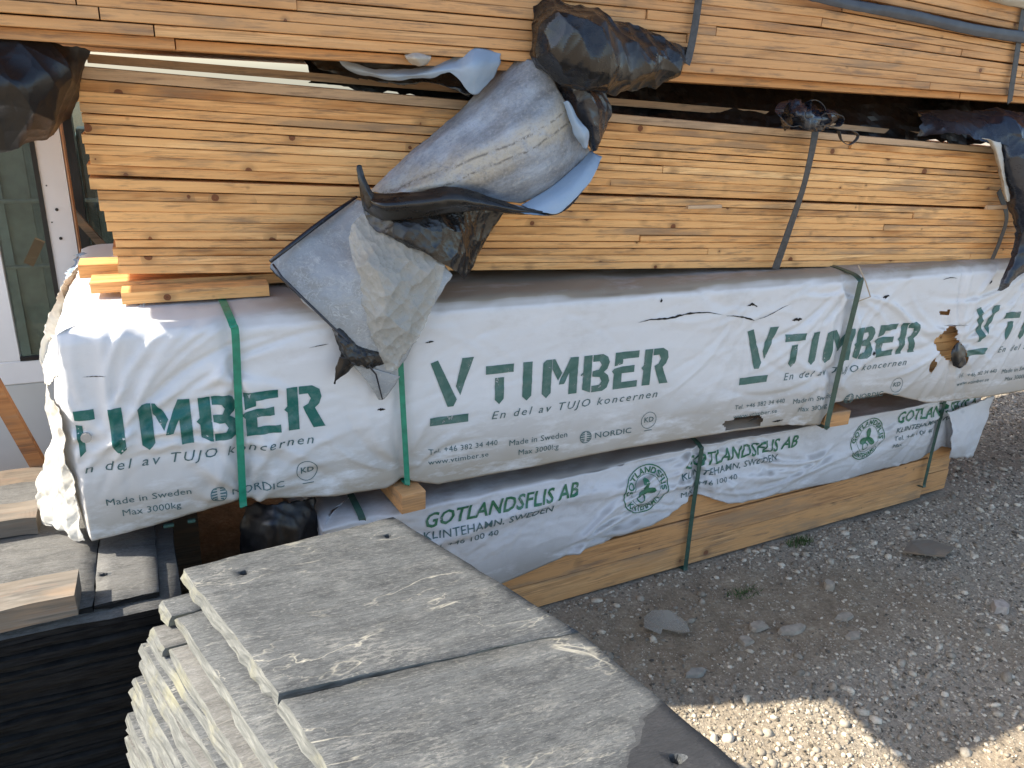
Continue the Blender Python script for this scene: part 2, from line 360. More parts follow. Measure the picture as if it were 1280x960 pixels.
def slate(name, a, b, vein=.5, wet=False):
    m = Mat(name, .62, .35)
    p = m.pos((1, 1, 1), .6, 'Object'); st = m.pos((.9, 5.5, 2), .6, 'Object')
    n1 = m.noise(st, 4.5, 8, .62, .9); n2 = m.noise(p, 26, 6, .7); n3 = m.noise(m.pos((1, 3.4, 1), .6, 'Object'), 95, 5, .75)
    c = m.ramp(n1, [(.32, a), (.66, b)])
    c = m.mix(m.ramp(n2, [(.42, 0), (.70, .55)]), c, tuple(min(1, x*1.35) for x in b))
    n4 = m.noise(m.pos((1, 2.2, 1), .6, 'Object'), 210, 3, .7)
    fib = m.noise(m.pos((1.0, 7, 1), 1.1, 'Object'), 38, 8, .78, .8)
    c = m.mix(m.ramp(fib, [(.50, 0), (.66, .65)]), c, (.145, .148, .145))
    c = m.mix(m.ramp(fib, [(.34, .6), (.48, 0)]), c, tuple(x*.55 for x in a))
    c = m.mix(m.ramp(n3, [(.54, 0), (.64, .7)]), c, (.20, .20, .188))                # pale specks
    c = m.mix(m.ramp(n4, [(.30, .7), (.42, 0)]), c, tuple(x*.4 for x in a))
    big = m.noise(m.pos((1.2, 2.2, 1), .8, 'Object'), 3.2, 4, .6, .6)
    scuff = m.math('MULTIPLY', m.ramp(big, [(.50, 0), (.66, 1)]), m.ramp(m.noise(m.pos((1.4, 5, 1), .8, 'Object'), 34, 7, .8, .5), [(.49, 0), (.55, 1)]))
    c = m.mix(m.math('MULTIPLY', scuff, vein*.55), c, (.27, .265, .24))
    for sc, di, wd, am, rot in ((2.3, .5, .0030, .8, .5), (3.7, .35, .0026, .6, -.35)):
        mp = m.n('ShaderNodeMapping'); m.L(m.pos((1, 1, 1), .8, 'Object'), mp.inputs[0]); mp.inputs['Rotation'].default_value = (0, 0, rot); mp.inputs['Scale'].default_value = (1, 2.6, 1)
        v = m.noise(mp.outputs[0], sc, 5, .55, di); d = m.math('ABSOLUTE', m.math('SUBTRACT', v, .5))
        k = m.math('MULTIPLY', m.ramp(d, [(0, am*vein), (wd*2, 0)]), m.ramp(m.noise(m.pos((1, 1, 1), .3, 'Object'), 5, 3), [(.50, 0), (.60, 1)]))
        c = m.mix(k, c, (.40, .38, .31))
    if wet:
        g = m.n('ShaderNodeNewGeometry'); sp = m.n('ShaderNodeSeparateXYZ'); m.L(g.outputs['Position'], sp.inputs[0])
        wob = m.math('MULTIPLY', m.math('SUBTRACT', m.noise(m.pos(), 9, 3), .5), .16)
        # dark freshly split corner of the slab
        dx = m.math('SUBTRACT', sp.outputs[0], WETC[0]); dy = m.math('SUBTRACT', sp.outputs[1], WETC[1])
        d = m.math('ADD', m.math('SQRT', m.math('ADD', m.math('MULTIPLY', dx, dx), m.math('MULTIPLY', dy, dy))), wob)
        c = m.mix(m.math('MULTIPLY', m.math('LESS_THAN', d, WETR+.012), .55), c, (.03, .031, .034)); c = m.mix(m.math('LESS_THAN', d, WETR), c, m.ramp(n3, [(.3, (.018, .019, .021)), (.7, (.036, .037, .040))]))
    m.set('Base Color', c)
    h = m.noise(st, 7, 9, .70, 1.2); bb = m.bump(h, .7, .014); bb = m.bump(fib, .5, .004, bb); m.bump(n3, .4, .0025, bb)
    return m.m
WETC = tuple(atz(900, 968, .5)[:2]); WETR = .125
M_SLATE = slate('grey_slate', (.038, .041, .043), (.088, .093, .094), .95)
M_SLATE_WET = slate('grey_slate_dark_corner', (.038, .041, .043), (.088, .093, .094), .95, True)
M_SLATE_L = slate('brown_grey_slate', (.075, .073, .067), (.135, .130, .118), .35)
def slate_edge():
    m = Mat('slate_split_edge', .8, .25); n = m.noise(m.pos((1, 1, 9)), 22, 6, .65); q = m.noise(m.pos(), 9, 5, .7)
    c = m.ramp(n, [(.25, (.070, .073, .069)), (.5, (.125, .128, .118)), (.75, (.21, .212, .19))]); c = m.mix(m.ramp(q, [(.52, 0), (.70, .55)]), c, (.25, .235, .14))
    m.set('Base Color', c); m.bump(n, .9, .004); return m.m
M_SEDGE = slate_edge()
def slate_edge_shaded():
    m = Mat('shaded_slate_edge', .9, .08); n = m.noise(m.pos((1, 1, 9)), 22, 6, .65)  # near-black: deep shade of the left stack is put into the colour
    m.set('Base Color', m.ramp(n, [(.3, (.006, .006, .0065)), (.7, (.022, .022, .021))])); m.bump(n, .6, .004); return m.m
M_SEDGED = slate_edge_shaded()
def ground_mat():
    m = Mat('gravel_dirt', .92, .15); a = m.noise(m.pos(), 1.6, 4); b = m.noise(m.pos(), 90, 5, .75); c = m.noise(m.pos(), 14, 5, .7)
    at_ = m.n('ShaderNodeAttribute', attribute_name='dirt')
    g = m.ramp(b, [(.25, (.14, .118, .088)), (.55, (.34, .287, .215)), (.75, (.55, .475, .36))])
    d = m.ramp(m.math('ADD', m.math('MULTIPLY', b, .5), m.math('MULTIPLY', c, .5)), [(.35, (.15, .112, .074)), (.55, (.29, .226, .152)), (.7, (.46, .39, .27))])
    m.set('Base Color', m.mix(at_.outputs['Fac'], g, d))
    bb = m.bump(c, .5, .02); m.bump(b, .9, .006, bb); return m.m
M_GROUND = ground_mat()
def stone_mat():
    m = Mat('gravel_stones', .8, .25); t = m.n('ShaderNodeAttribute', attribute_name='tone')
    c = m.ramp(t.outputs['Fac'], [(0, (.09, .078, .060)), (.3, (.26, .222, .168)), (.6, (.41, .352, .268)), (.85, (.57, .492, .375)), (1, (.72, .63, .49))])
    n = m.noise(m.pos(), 160, 3); m.set('Base Color', m.mix(.6, c, m.ramp(n, [(.3, (.5, .48, .45)), (.7, (1, 1, 1))]), 'MULTIPLY')); m.bump(n, .3, .002); return m.m
M_STONE = stone_mat()
def glass_mat(name, tint, alpha=.55):
    m = Mat(name, .04, .6); n = m.noise(m.pos((1, 1, .4)), 5, 3)
    m.set('Base Color', m.ramp(n, [(.3, tuple(x*.6 for x in tint)), (.7, tint)]))
    tp = m.n('ShaderNodeBsdfTransparent'); tp.inputs[0].default_value = (.84, .93, .91, 1) if 'glass' in name else (.95, .94, .92, 1); mx = m.n('ShaderNodeMixShader'); mx.inputs[0].default_value = alpha
    m.L(m.b.outputs[0], mx.inputs[1]); m.L(tp.outputs[0], mx.inputs[2]); m.L(mx.outputs[0], m.t.nodes['Material Output'].inputs[0]); return m.m
M_GLASS = glass_mat('greenish_glass', (.04, .052, .048), .55)
M_SHARD = glass_mat('scratched_clear_plastic', (.44, .41, .34), .5)
#SPLIT_A
# ------------------------------------------------------------------ ground
def dirt_mask(x, y):
    p = np.stack([x*1.6, y*1.6, np.zeros_like(x)], 1)
    d = np.exp(-(((x-1.50)/.52)**2+((y+.22)/.26)**2)**1.5)+.8*np.exp(-(((x-1.05)/.35)**2+((y+.1)/.2)**2))+np.exp(-(((x-1.4)/.9)**2+((y+1.0)/.25)**2))
    d = d+(x < .75)*1.0
    return np.clip(d+.45*fbm(p*2.2, 5), 0, 1)
def ground_h(x, y):
    p = np.stack([x, y, np.zeros_like(x)], 1); return .010*fbm(p*2.5, 3, 3)+.003*fbm(p*22, 8, 2)-.012
nx, ny = 260, 160
gx = np.concatenate([[-60, -12, -4], np.linspace(-2, 6, nx), [12, 60]]); gy = np.concatenate([[-60, -12, -4], np.linspace(-2.4, 3, ny), [8, 60]])
X, Y = np.meshgrid(gx, gy); V = np.stack([X.ravel(), Y.ravel(), ground_h(X.ravel(), Y.ravel())], 1); W_ = len(gx)
F = [(j*W_+i, j*W_+i+1, (j+1)*W_+i+1, (j+1)*W_+i) for j in range(len(gy)-1) for i in range(W_-1)]
me = mesh_of('ground', V, F, [M_GROUND], True); a = me.attributes.new('dirt', 'FLOAT', 'POINT'); a.data.foreach_set('value', dirt_mask(V[:, 0], V[:, 1]).astype(np.float32))
tag(put('ground', me), None, None, kind='structure')

def stones(name, n, box, rmin, rmax, keep, label, cat, tone=(0, 1), flat=(.35, .8)):
    bm = bmesh.new(); bmesh.ops.create_icosphere(bm, subdivisions=1, radius=1); iv = np.array([v.co[:] for v in bm.verts]); fi = np.array([[v.index for v in f.verts] for f in bm.faces]); bm.free()
    x = RNG.uniform(box[0], box[1], n); y = RNG.uniform(box[2], box[3], n); k = keep(x, y); x, y = x[k], y[k]; n = len(x)
    r = rmin*(rmax/rmin)**(RNG.uniform(size=n)**1.9)
    A = RNG.normal(size=(n, 3, 3)); Q = np.linalg.qr(A)[0]; sc = np.stack([RNG.uniform(.7, 1.3, n), RNG.uniform(.6, 1, n), RNG.uniform(.45, .9, n)], 1)
    P = iv[None]*(1+RNG.uniform(-.22, .22, (n, 12, 1)))*sc[:, None, :]; P = np.einsum('nij,nkj->nki', Q, P)*r[:, None, None]
    P[:, :, 2] *= RNG.uniform(*flat, n)[:, None]
    P += np.stack([x, y, ground_h(x, y)+r*.12], 1)[:, None, :]
    me = bpy.data.meshes.new(name); nv = n*12; nf = n*20
    me.vertices.add(nv); me.vertices.foreach_set('co', P.reshape(-1).astype(np.float32)); me.loops.add(nf*3); me.polygons.add(nf)
    me.loops.foreach_set('vertex_index', (fi[None]+np.arange(n)[:, None, None]*12).reshape(-1).astype(np.int32))
    me.polygons.foreach_set('loop_start', np.arange(0, nf*3, 3, dtype=np.int32)); me.materials.append(M_STONE)
    me.update(calc_edges=True); me.validate()
    t = RNG.uniform(tone[0], tone[1], n); a = me.attributes.new('tone', 'FLOAT', 'POINT'); a.data.foreach_set('value', np.repeat(t, 12).astype(np.float32))
    return tag(put(name, me), label, cat, kind='stuff')
inpack = lambda x, y: (x > .2) & (x < 2.7) & (y > .035+(x-.88)*.068)
def inview(x, y, m=90):
    d = np.stack([x-CAM.x, y-CAM.y, 0*x-CAM.z], 1); q = d@np.array(FW); u = 640+FPX*(d@np.array(RT))/q; v = 480-FPX*(d@np.array(UP))/q
    return (q > 0) & (u > 380) & (u < 1280+m) & (v < 960+m)
vis = lambda x, y: ~inpack(x, y) & inview(x, y)
stones('gravel', 110000, (.6, 4.6, -1.25, 1.6), .0028, .0085, lambda x, y: vis(x, y) & (RNG.uniform(size=len(x)) > .80*dirt_mask(x, y)), 'grey crushed stone gravel spread over the yard in front of the timber packs', 'gravel')
stones('coarse_gravel', 11000, (.6, 5.5, -1.25, 2.2), .007, .019, lambda x, y: vis(x, y) & (RNG.uniform(size=len(x)) > .93*dirt_mask(x, y)), 'larger loose stones scattered among the fine grey gravel', 'gravel', (.25, 1))
stones('sand_grit', 34000, (.6, 2.4, -1.25, .3), .0012, .0030, lambda x, y: vis(x, y), 'fine pale grit lying on the brown dirt patch', 'grit', (.1, .9))
stones('gravel_behind', 16000, (2.6, 8, -1, 4.5), .005, .012, lambda x, y: ~inpack(x, y) & inview(x, y), 'gravel farther off to the right beyond the packs', 'gravel')

# flat pale stones pressed into the dirt, each one a thing
def flat_stone(px, py, w_, h_, label, tone=(.31, .262, .20), seed=0, th=.003):
    c = atz(px, py, .0); rs = random.Random(seed); n = 11; V = []; 
    for k in range(n):
        a = 2*pi*k/n; r = rs.uniform(.75, 1.15); V.append((c.x+cos(a)*w_*r, c.y+sin(a)*h_*r, -.006))
    V += [(c.x+(x-c.x)*.86, c.y+(y-c.y)*.86, th+rs.uniform(-.001, .001)) for x, y, z in V]; V.append((c.x, c.y, th+.001))
    F = [(k, (k+1) % n, n+(k+1) % n, n+k) for k in range(n)]+[(n+k, n+(k+1) % n, 2*n) for k in range(n)]
    single('flat_stone', V, F, plain('stone_%d' % seed, tone, .85, .2, .25, 50, .5), label, 'stone', 'flat pale stones in the dirt')
flat_stone(948, 782, .030, .022, 'flat pale stone in the brown dirt, left of the pair of wide pale stones', seed=1)
flat_stone(990, 786, .045, .020, 'widest flat pale stone in the middle of the brown dirt patch', seed=2)
flat_stone(932, 800, .022, .020, 'small rounded pale stone nearest the slate slab side of the dirt patch', seed=3)
flat_stone(1036, 732, .018, .020, 'upright looking pale stone near the far edge of the dirt patch', seed=4, th=.014)
flat_stone(1056, 770, .030, .014, 'thin pale stone to the right of the widest flat stone', seed=5)
flat_stone(1066, 794, .028, .015, 'flat pale stone just below the thin one at the right of the dirt', seed=6)
flat_stone(1250, 760, .030, .025, 'pale brown stone in the grey gravel at the right edge of the frame', (.36, .31, .26), 8, .016)
flat_stone(870, 840, .035, .016, 'flat grey stone beside the clear plastic piece near the slate corner', (.25, .23, .19), 9)
# thin bark-like chip on the gravel
c = atz(1158, 690, .0); V = [(c.x-.085, c.y+.02, .004), (c.x-.03, c.y+.045, .018), (c.x+.05, c.y+.03, .012), (c.x+.10, c.y-.02, .002), (c.x+.02, c.y-.05, .006), (c.x-.05, c.y-.03, .016)]
V += [(x, y, z+.006) for x, y, z in V]; F = [tuple(range(5, -1, -1)), tuple(range(6, 12))]+[(k, (k+1) % 6, (k+1) % 6+6, k+6) for k in range(6)]
single('wood_chip', V, F, M_GREY, 'flat greyish brown wood chip lying on the gravel at the right', 'wood chip')
# clear plastic piece
c = atz(832, 785, .0); o = [(x*.8, y*.8) for x, y in ((-.075, .02), (-.045, .07), (0, .085), (.05, .055), (.07, -.02), (.05, -.07), (.02, -.06), (-.02, -.01), (-.04, -.03))]
V = [(c.x+x, c.y+y, .010+.006*sin(40*x)) for x, y in o]; n = len(o); V += [(x, y, z+.0025) for x, y, z in V]
F = [tuple(range(n)), tuple(range(2*n-1, n-1, -1))]+[(k, k+n, (k+1) % n+n, (k+1) % n) for k in range(n)]
single('plastic_piece', V, F, M_SHARD, 'broken piece of cloudy clear plastic lying on the dirt', 'plastic piece')
# weeds: tufts of small blades
def weeds(px, py, n, rad, h, label):
    c = atz(px, py, 0); V = []; F = []
    for k in range(n):
        a = random.uniform(0, 2*pi); d = rad*random.random()**.6; x, y = c.x+cos(a)*d*1.5, c.y+sin(a)*d*.7; b = random.uniform(0, pi); l = h*random.uniform(.4, 1.1); q = len(V)
        V += [(x-.0018*cos(b), y-.0018*sin(b), -.01), (x+.0018*cos(b), y+.0018*sin(b), -.01), (x+random.uniform(-.012, .012), y+random.uniform(-.012, .012), l)]; F.append((q, q+1, q+2))
    single('weed_tuft', V, F, plain('weed_green', (.06, .10, .03), .7, .3, .4, 90), label, 'weeds', smooth=False)
weeds(1000, 676, 110, .035, .020, 'dark green weed tuft against the foot of the lower timber pack')
weeds(930, 738, 70, .04, .008, 'low flat patch of green weeds in the brown dirt')

# ------------------------------------------------------------------ boards
def board_part(parent, x0, x1, yf, z0, th, depth, mat, name='board', seg=4, label=None):
    """board along x; yf(x) front face line, z0(x) underside; slightly uneven"""
    V = []; c = .0012; gp_ = random.choice([.0004, .0008, .0012, .0018, .0026]); dy = random.gauss(0, .0028); dz = random.uniform(-.0004, .0004); n = seg+1
    for k in range(n):
        x = x0+(x1-x0)*k/seg; y = yf(x)+dy+random.uniform(-.0006, .0006); z = z0(x)+dz; t = (th(x) if callable(th) else th)-gp_
        V += [(x, y+c, z), (x, y+depth, z), (x, y+depth, z+t), (x, y+c, z+t), (x, y, z+t-c), (x, y, z+c)]
    F = [(k*6+i, k*6+(i+1) % 6, k*6+6+(i+1) % 6, k*6+6+i) for k in range(seg) for i in range(6)]
    F = [f[::-1] for f in F]+[tuple(range(6)), tuple(range(seg*6+5, seg*6-1, -1))]
    return part(name, V, F, mat, parent, label=label)
def core(parent, rows, x0, x1, yf, depth, mat):
    """the boards lying behind the front ones, joined"""
    L = []
    for z0, th in rows:
        a = x0+random.uniform(0, .02); V = []
        for x in (a, x1):
            y = yf(x); z = z0(x); V += [(x, y, z), (x, y+depth, z), (x, y+depth, z+th-.002), (x, y, z+th-.002)]
        L.append((V, [(0, 1, 5, 4), (1, 2, 6, 5), (2, 3, 7, 6), (3, 0, 4, 7), (0, 3, 2, 1), (4, 5, 6, 7)]))
    o = part('inner_boards', *merge(L), mat, parent); o['kind'] = 'stuff'; return o

YM = lambda x: .205-.062*(x+.1)                       # front line of the open middle bundle
mid = thing('board_bundle', 'open bundle of golden pine boards in the middle, under the torn grey plastic', 'timber bundle', (1.3, YM(1.3), .93))
XR = 3.1
NB = 20; TH = .0172
def zl(i): return .972+.0177*i+(.008 if i > 9 else 0)+max(0, i-14)*.0022
def zr(i): return .903+.0174*i+(.005 if i > 9 else 0)
ends = [.070, .072, .074, .078, .083, .090, .094, .100, .108, .112, .122, .120, .124, .128, .128, .132, .134, .135, .138, .142]
LP = [(146, 331), (145, 320), (144, 310), (142, 299), (137, 289), (132, 277), (129, 264), (122, 250), (118, 237), (115, 222), (111, 206), (108, 193), (105, 180), (103, 167), (101, 154), (100, 141), (98, 128), (96, 114), (94, 98), (91, 82)]
ENDS = []; UZ = []
for i, (a, b) in enumerate(LP):
    q = at(a, b, YM(-.11)); ENDS.append(q.x); UZ.append(at(147, 342, YM(-.11)).z if i == 0 else (at(112, 219, YM(-.11)).z if i == 10 else at(*LP[i-1], YM(-.11)).z))
def zl(i): return UZ[i]
thl = [at(*LP[i], YM(-.11)).z-UZ[i] for i in range(NB)]
for i in range(NB):
    z0 = (lambda i: lambda x: zl(i)+(zr(i)-zl(i))*(x+.1)/2.45)(i)
    cuts = [ENDS[i]]
    if random.random() < .45: cuts.append(random.uniform(.9, 2.4))
    cuts.append(XR)
    for a, b in zip(cuts, cuts[1:]):
        board_part(mid, a+random.uniform(-.006, .006)*(a < 0), b-.002, YM, z0, (lambda i: lambda x: thl[i]+(.0174-thl[i])*min(1, max(0, (x+.1)/2.45)))(i), .12, M_PALE if i == NB-1 else M_BOARD, seg=5)
core(mid, [((lambda i: lambda x: zl(i)+(zr(i)-zl(i))*(x+.1)/2.45)(i), TH) for i in range(NB)], -.05, XR, lambda x: YM(x)+.124, .80, M_BOARD)
YU = lambda x: .035-.018*x
SP = lambda x: .0205-.0057*max(0, min(x, 2.4)-1.5)
zu = lambda i: lambda x: 1.418-.014*x+i*SP(x)
up = thing('board_bundle', 'weathered pine board bundle along the top of the frame, overhanging the open bundle below', 'timber bundle', (1.3, YU(1.3), 1.40))
NU = 10; TU = .0178; XU0 = -.60
for i in range(NU):
    z0 = zu(i)
    cuts = [XU0+random.uniform(0, .03)]
    while cuts[-1] < 3.0: cuts.append(cuts[-1]+random.uniform(.45, 1.25))
    cuts[-1] = 3.6
    yf = (lambda q: lambda x: YU(x)+q)(.03 if i == 0 else 0)
    for a, b in zip(cuts, cuts[1:]): board_part(up, a, b-.0025, yf, z0, SP, .12, M_BOARD_UP, seg=3)
core(up, [(zu(i), .0155) for i in range(NU)], XU0, 3.6, lambda x: YU(x)+.16, 1.10, M_BOARD_UP)
top = thing('board_bundle', 'topmost pine board bundle, lowest boards showing in the upper right corner', 'timber bundle', (1.5, 0, 1.60))
for i in range(19):
    z0 = (lambda i: lambda x: zu(10)(x)+.016+i*TU)(i); cuts = [XU0+random.uniform(0, .03)]
    while cuts[-1] < 3.0: cuts.append(cuts[-1]+random.uniform(.5, 1.3))
    cuts[-1] = 3.6
    for a, b in zip(cuts, cuts[1:]): board_part(top, a, b-.0025, lambda x: YU(x)-.004, z0, TU, .12, M_BOARD_UP, seg=3)
core(top, [((lambda i: lambda x: zu(10)(x)+.016+i*TU)(i), .017) for i in range(19)], XU0, 3.6, lambda x: YU(x)+.124, 1.14, M_BOARD_UP)
# spacer planks laid across the top bundle: their front ends reach out over the yard
V, F = boxvf(XU0-.13, 3.6, -.135, .3, 1.985, 2.02)
single('loose_plank', V, F, M_GREY, 'wide grey plank laid on the topmost bundle above the frame', 'plank')

# loose boards lying in the gap above the middle bundle
def loose(px, py, x1, y, zr_, th, label, mat=M_PALE, depth=.10):
    p = at(px, py, y); V = []; F = []
    for x, z in ((p.x, p.z-th), (x1, zr_)): V += [(x, y, z), (x, y+depth, z), (x, y+depth, z+th), (x, y, z+th)]
    F = [(0, 4, 5, 1), (1, 5, 6, 2), (2, 6, 7, 3), (3, 7, 4, 0), (0, 1, 2, 3), (7, 6, 5, 4)]
    return single('loose_board', V, F, mat, label, 'board', 'loose boards on the open bundle')
loose(108, 67, 2.35, .25, 1.288, .017, 'long loose board lying in the dark gap on top of the open bundle')
loose(1000, 150, 2.30, .20, 1.268, .014, 'short greyish loose board behind the knotted strap, under the longer one')
loose(1180, 142, 2.75, .14, 1.330, .012, 'pale loose board end poking out above the black plastic at the right')
# packing pieces under the left end
def plank(x0, x1, y0, y1, z0, z1, label, mat, name='plank', group=None, rz=0, cat='plank'):
    V, F = boxvf(x0, x1, y0, y1, z0, z1, .001); o = single(name, V, F, mat, label, cat, group); o.rotation_euler.z = rz; return o
plank(*[at(150, 358, .13).x, .20, .13, .19, .925, .950], 'front short plank wedged under the left end of the open bundle', M_BOARD, group='short planks under the open bundle', rz=-.01)
plank(-.155, .30, .22, .30, .930, .953, 'second short plank under the left end of the open bundle, behind the front one', M_BOARD, group='short planks under the open bundle')
plank(-.185, .35, .36, .44, .932, .962, 'rearmost short plank sticking out left on the white wrap', M_BOARD, group='short planks under the open bundle')

# ------------------------------------------------------------------ wrapped pack: geometry of its film
def make_creases(seed, n, x0, x1, z0, z1, amp, focus=()):
    rs = np.random.default_rng(seed); L = []
    for _ in range(n):
        cx, cz = rs.uniform(x0, x1), rs.uniform(z0, z1); a = rs.normal(.25, .55); l = rs.uniform(.04, .22)
        L.append((cx, cz, cos(a), sin(a), l, rs.uniform(.003, .009), rs.uniform(.2, 1)*amp*rs.choice([-1, 1])))
    for fx, fz, a0, a1, m_, l0, l1, am in focus:
        for k in range(m_):
            a = a0+(a1-a0)*(k+rs.uniform(.1, .9))/m_; l = rs.uniform(l0, l1)
            L.append((fx+cos(a)*l*.55, fz+sin(a)*l*.55, cos(a), sin(a), l*.6, rs.uniform(.006, .012), am*rs.uniform(.5, 1)*rs.choice([-1, 1, 1])))
    return L
def eval_creases(L, x, z):
    d = np.zeros_like(x)
    for cx, cz, ca, sa, l, wd, am in L:
        m_ = (np.abs(x-cx) < l*1.3+.05) & (np.abs(z-cz) < l*1.3+.05)
        if not m_.any(): continue
        u = (x[m_]-cx)*ca+(z[m_]-cz)*sa; v = -(x[m_]-cx)*sa+(z[m_]-cz)*ca; v = v+.25*u*u/l
        d[m_] += am*np.exp(-(np.abs(u)/l)**3)*np.exp(-(v/wd)**2)
    return d
CW = make_creases(3, 420, -.2, 3.2, .46, .92, .0013, [
    (-.165, .685, -.3, 1.45, 26, .10, .50, .0078), (-.165, .685, 1.6, 4.4, 12, .06, .2, .006), (.105, .80, 3.4, 5.9, 16, .08, .3, .0062), (.10, .50, .2, 2.9, 16, .06, .25, .0066),
    (.46, .50, .3, 2.8, 12, .06, .22, .0065), (1.77, .60, .3, 5.9, 20, .08, .35, .0066), (1.77, .88, 3.3, 6.0, 16, .08, .35, .006), (2.25, .67, 0, 6.28, 26, .06, .35, .0078), (2.6, .9, 3.0, 5.5, 22, .1, .5, .0065), (1.42, .83, 2.6, 6.6, 16, .05, .3, .003)])
def wy(x, z):
    """front face of the white wrap"""
    x = np.asarray(x, float); z = np.asarray(z, float); p = np.stack([x, z, 0*x], 1)
    d = eval_creases(CW, x, z)+.0035*fbm(p*np.array([1.5, 3.2, 1]), 21, 2)+.0009*crumple(p, 10, 31)+.0006*crumple(p, 28, 33)
    d += .0035*np.exp(-((z-.57-.02*np.sin(x*5))/.02)**2)*(vn(p*3, 4)+.4)          # sagging fold low down
    for sx in (.10, .465, 1.77): d -= .010*np.exp(-((x-sx)/.018)**2)
    top_r = np.clip((z-(.905-.02))/.02, 0, 1)
    return -d+.010*top_r**2+.003
def zbot_white(x):
    xs = [-.3, -.2, -.08, .0, .10, .2, .30, .42, .46, .55, .8, 1.05, 1.3, 1.45, 1.60, 1.76, 1.80, 2.0, 2.2, 2.5, 2.8, 3.4]
    zs = [.455, .46, .475, .49, .505, .49, .475, .475, .49, .462, .468, .478, .478, .478, .474, .455, .52, .530, .472, .458, .46, .46]
    return np.interp(x, xs, zs)
def poly_in(x, z, P):
    r = np.zeros(len(x), bool); n = len(P)
    for i in range(n):
        (xa, za), (xb, zb) = P[i], P[(i+1) % n]
        c_ = ((za > z) != (zb > z)) & (x < (xb-xa)*(z-za)/(zb-za+1e-12)+xa); r ^= c_
    return r
def pz(L, y=0): return [(at(a, b, y).x, at(a, b, y).z) for a, b in L]
HOLES = [pz([(1176, 414), (1183, 411), (1190, 407), (1197, 412), (1196, 424), (1203, 433), (1209, 447), (1206, 456), (1195, 460), (1189, 452), (1180, 448), (1171, 441), (1170, 425)]),
         pz([(1160, 463), (1165, 450), (1170, 446), (1169, 455), (1164, 468)]), pz([(1172, 391), (1188, 387), (1186, 394), (1180, 394)]),
         pz([(905, 530), (925, 522), (950, 520), (957, 525), (950, 534), (930, 536), (908, 540)])]
def build_wrap(x0, x1, ztop, zbot, yfun, yfar, mat, holes, parent, dx=.0065, nz=72, rnd=.014, yoff=lambda x: 0*x, sidebulge=.03, name='wrap', tuck=.05, seed=1, sidez=None):
    nxx = int((x1-x0)/dx); ns = 70
    s_side = np.linspace(yfar, 0, ns, endpoint=False); xs = np.linspace(x0, x1, nxx)
    S_ = [(x0, y, 1) for y in s_side]+[(x, 0, 0) for x in xs]
    Ncol = len(S_); X0 = np.array([q[0] for q in S_]); Y0 = np.array([q[1] for q in S_]); side = np.array([q[2] for q in S_], bool)
    # path down the girth: tuck under, face, over the top
    rows = [('t', a) for a in np.linspace(tuck, .006, 5)]+[('f', a) for a in np.linspace(0, 1, nz)]+[('w', a) for a in np.concatenate([np.linspace(.006, .12, 16), np.linspace(.15, .46, 12)])]
    V = np.zeros((len(rows), Ncol, 3)); zb = zbot(X0)
    zb = np.where(side, zbot(np.array([x0]))[0]+.01*np.sin(Y0*20), zb)
    for r, (k, a) in enumerate(rows):
        f = a if k == 'f' else (0 if k == 't' else 1); z = zb+(ztop-zb)*f
        fy = yfun(X0, z)+yoff(X0)
        if k == 't': x = np.where(side, X0+a, X0); y = np.where(side, np.maximum(Y0, a), fy+a); zz = z+.01*a/tuck
        elif k == 'f': x, y, zz = X0.copy(), np.where(side, Y0, fy), z
        else:
            x = np.where(side, X0+a, np.maximum(X0, x0+a)); y = np.where(side, np.maximum(Y0, a), fy*np.exp(-a*25)+yoff(X0)+a)
            P = np.stack([x*3, y*3, 0*x], 1); zz = z+rnd*(1-np.exp(-a*60))+.004*fbm(P*2, 41)+.0030*crumple(P, 5, 44)
        if k != 'w' or True:
            P = np.stack([X0, Y0, z], 1); bl = sidebulge*(np.sin(np.clip(f, 0, 1)*pi)*.6+.25)+.016*crumple(P, 5, 51+seed)+.006*fbm(P*4, 52+seed, 2)
            fade = np.clip(Y0/.05, 0, 1) if True else 1
            x = np.where(side, x-np.maximum(bl, -.004)*fade, x)
            # soft corner
        V[r, :, 0], V[r, :, 1], V[r, :, 2] = x, y, zz
    A = V.reshape(-1, 3); F = []
    nf0, nf1 = 5, 5+nz
    cxz = (V[:-1, :-1]+V[1:, 1:])/2
    kill = np.zeros(cxz.shape[:2], bool)
    for H in holes:
        q = poly_in(cxz[..., 0].ravel()+.002*np.sin(900*cxz[..., 2].ravel()), cxz[..., 2].ravel(), H).reshape(kill.shape); kill |= q
    kill[:nf0-1] = kill[:nf0-1] & False; kill[:, :ns] = False
    for r in range(len(rows)-1):
        for c_ in range(Ncol-1):
            if kill[r, c_]: continue
            a = r*Ncol+c_; F.append((a, a+1, a+Ncol+1, a+Ncol))
    return part(name, A, F, mat, parent, smooth=True)

wp = thing('wrapped_timber_pack', 'white plastic wrapped timber pack with large green lettering, middle of the stack', 'timber pack', (1.4, .4, .46))
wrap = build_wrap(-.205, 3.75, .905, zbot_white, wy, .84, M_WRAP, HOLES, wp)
# the boards inside it, seen through the torn places
L = []
for k in range(13):
    z = .508+k*.0302; V_, F_ = boxvf(-.17, 3.72, .042, .80, z, z+.029, .002); L.append((V_, F_))
o = part('inner_boards', *merge(L), M_BOARD, wp); o['kind'] = 'stuff'

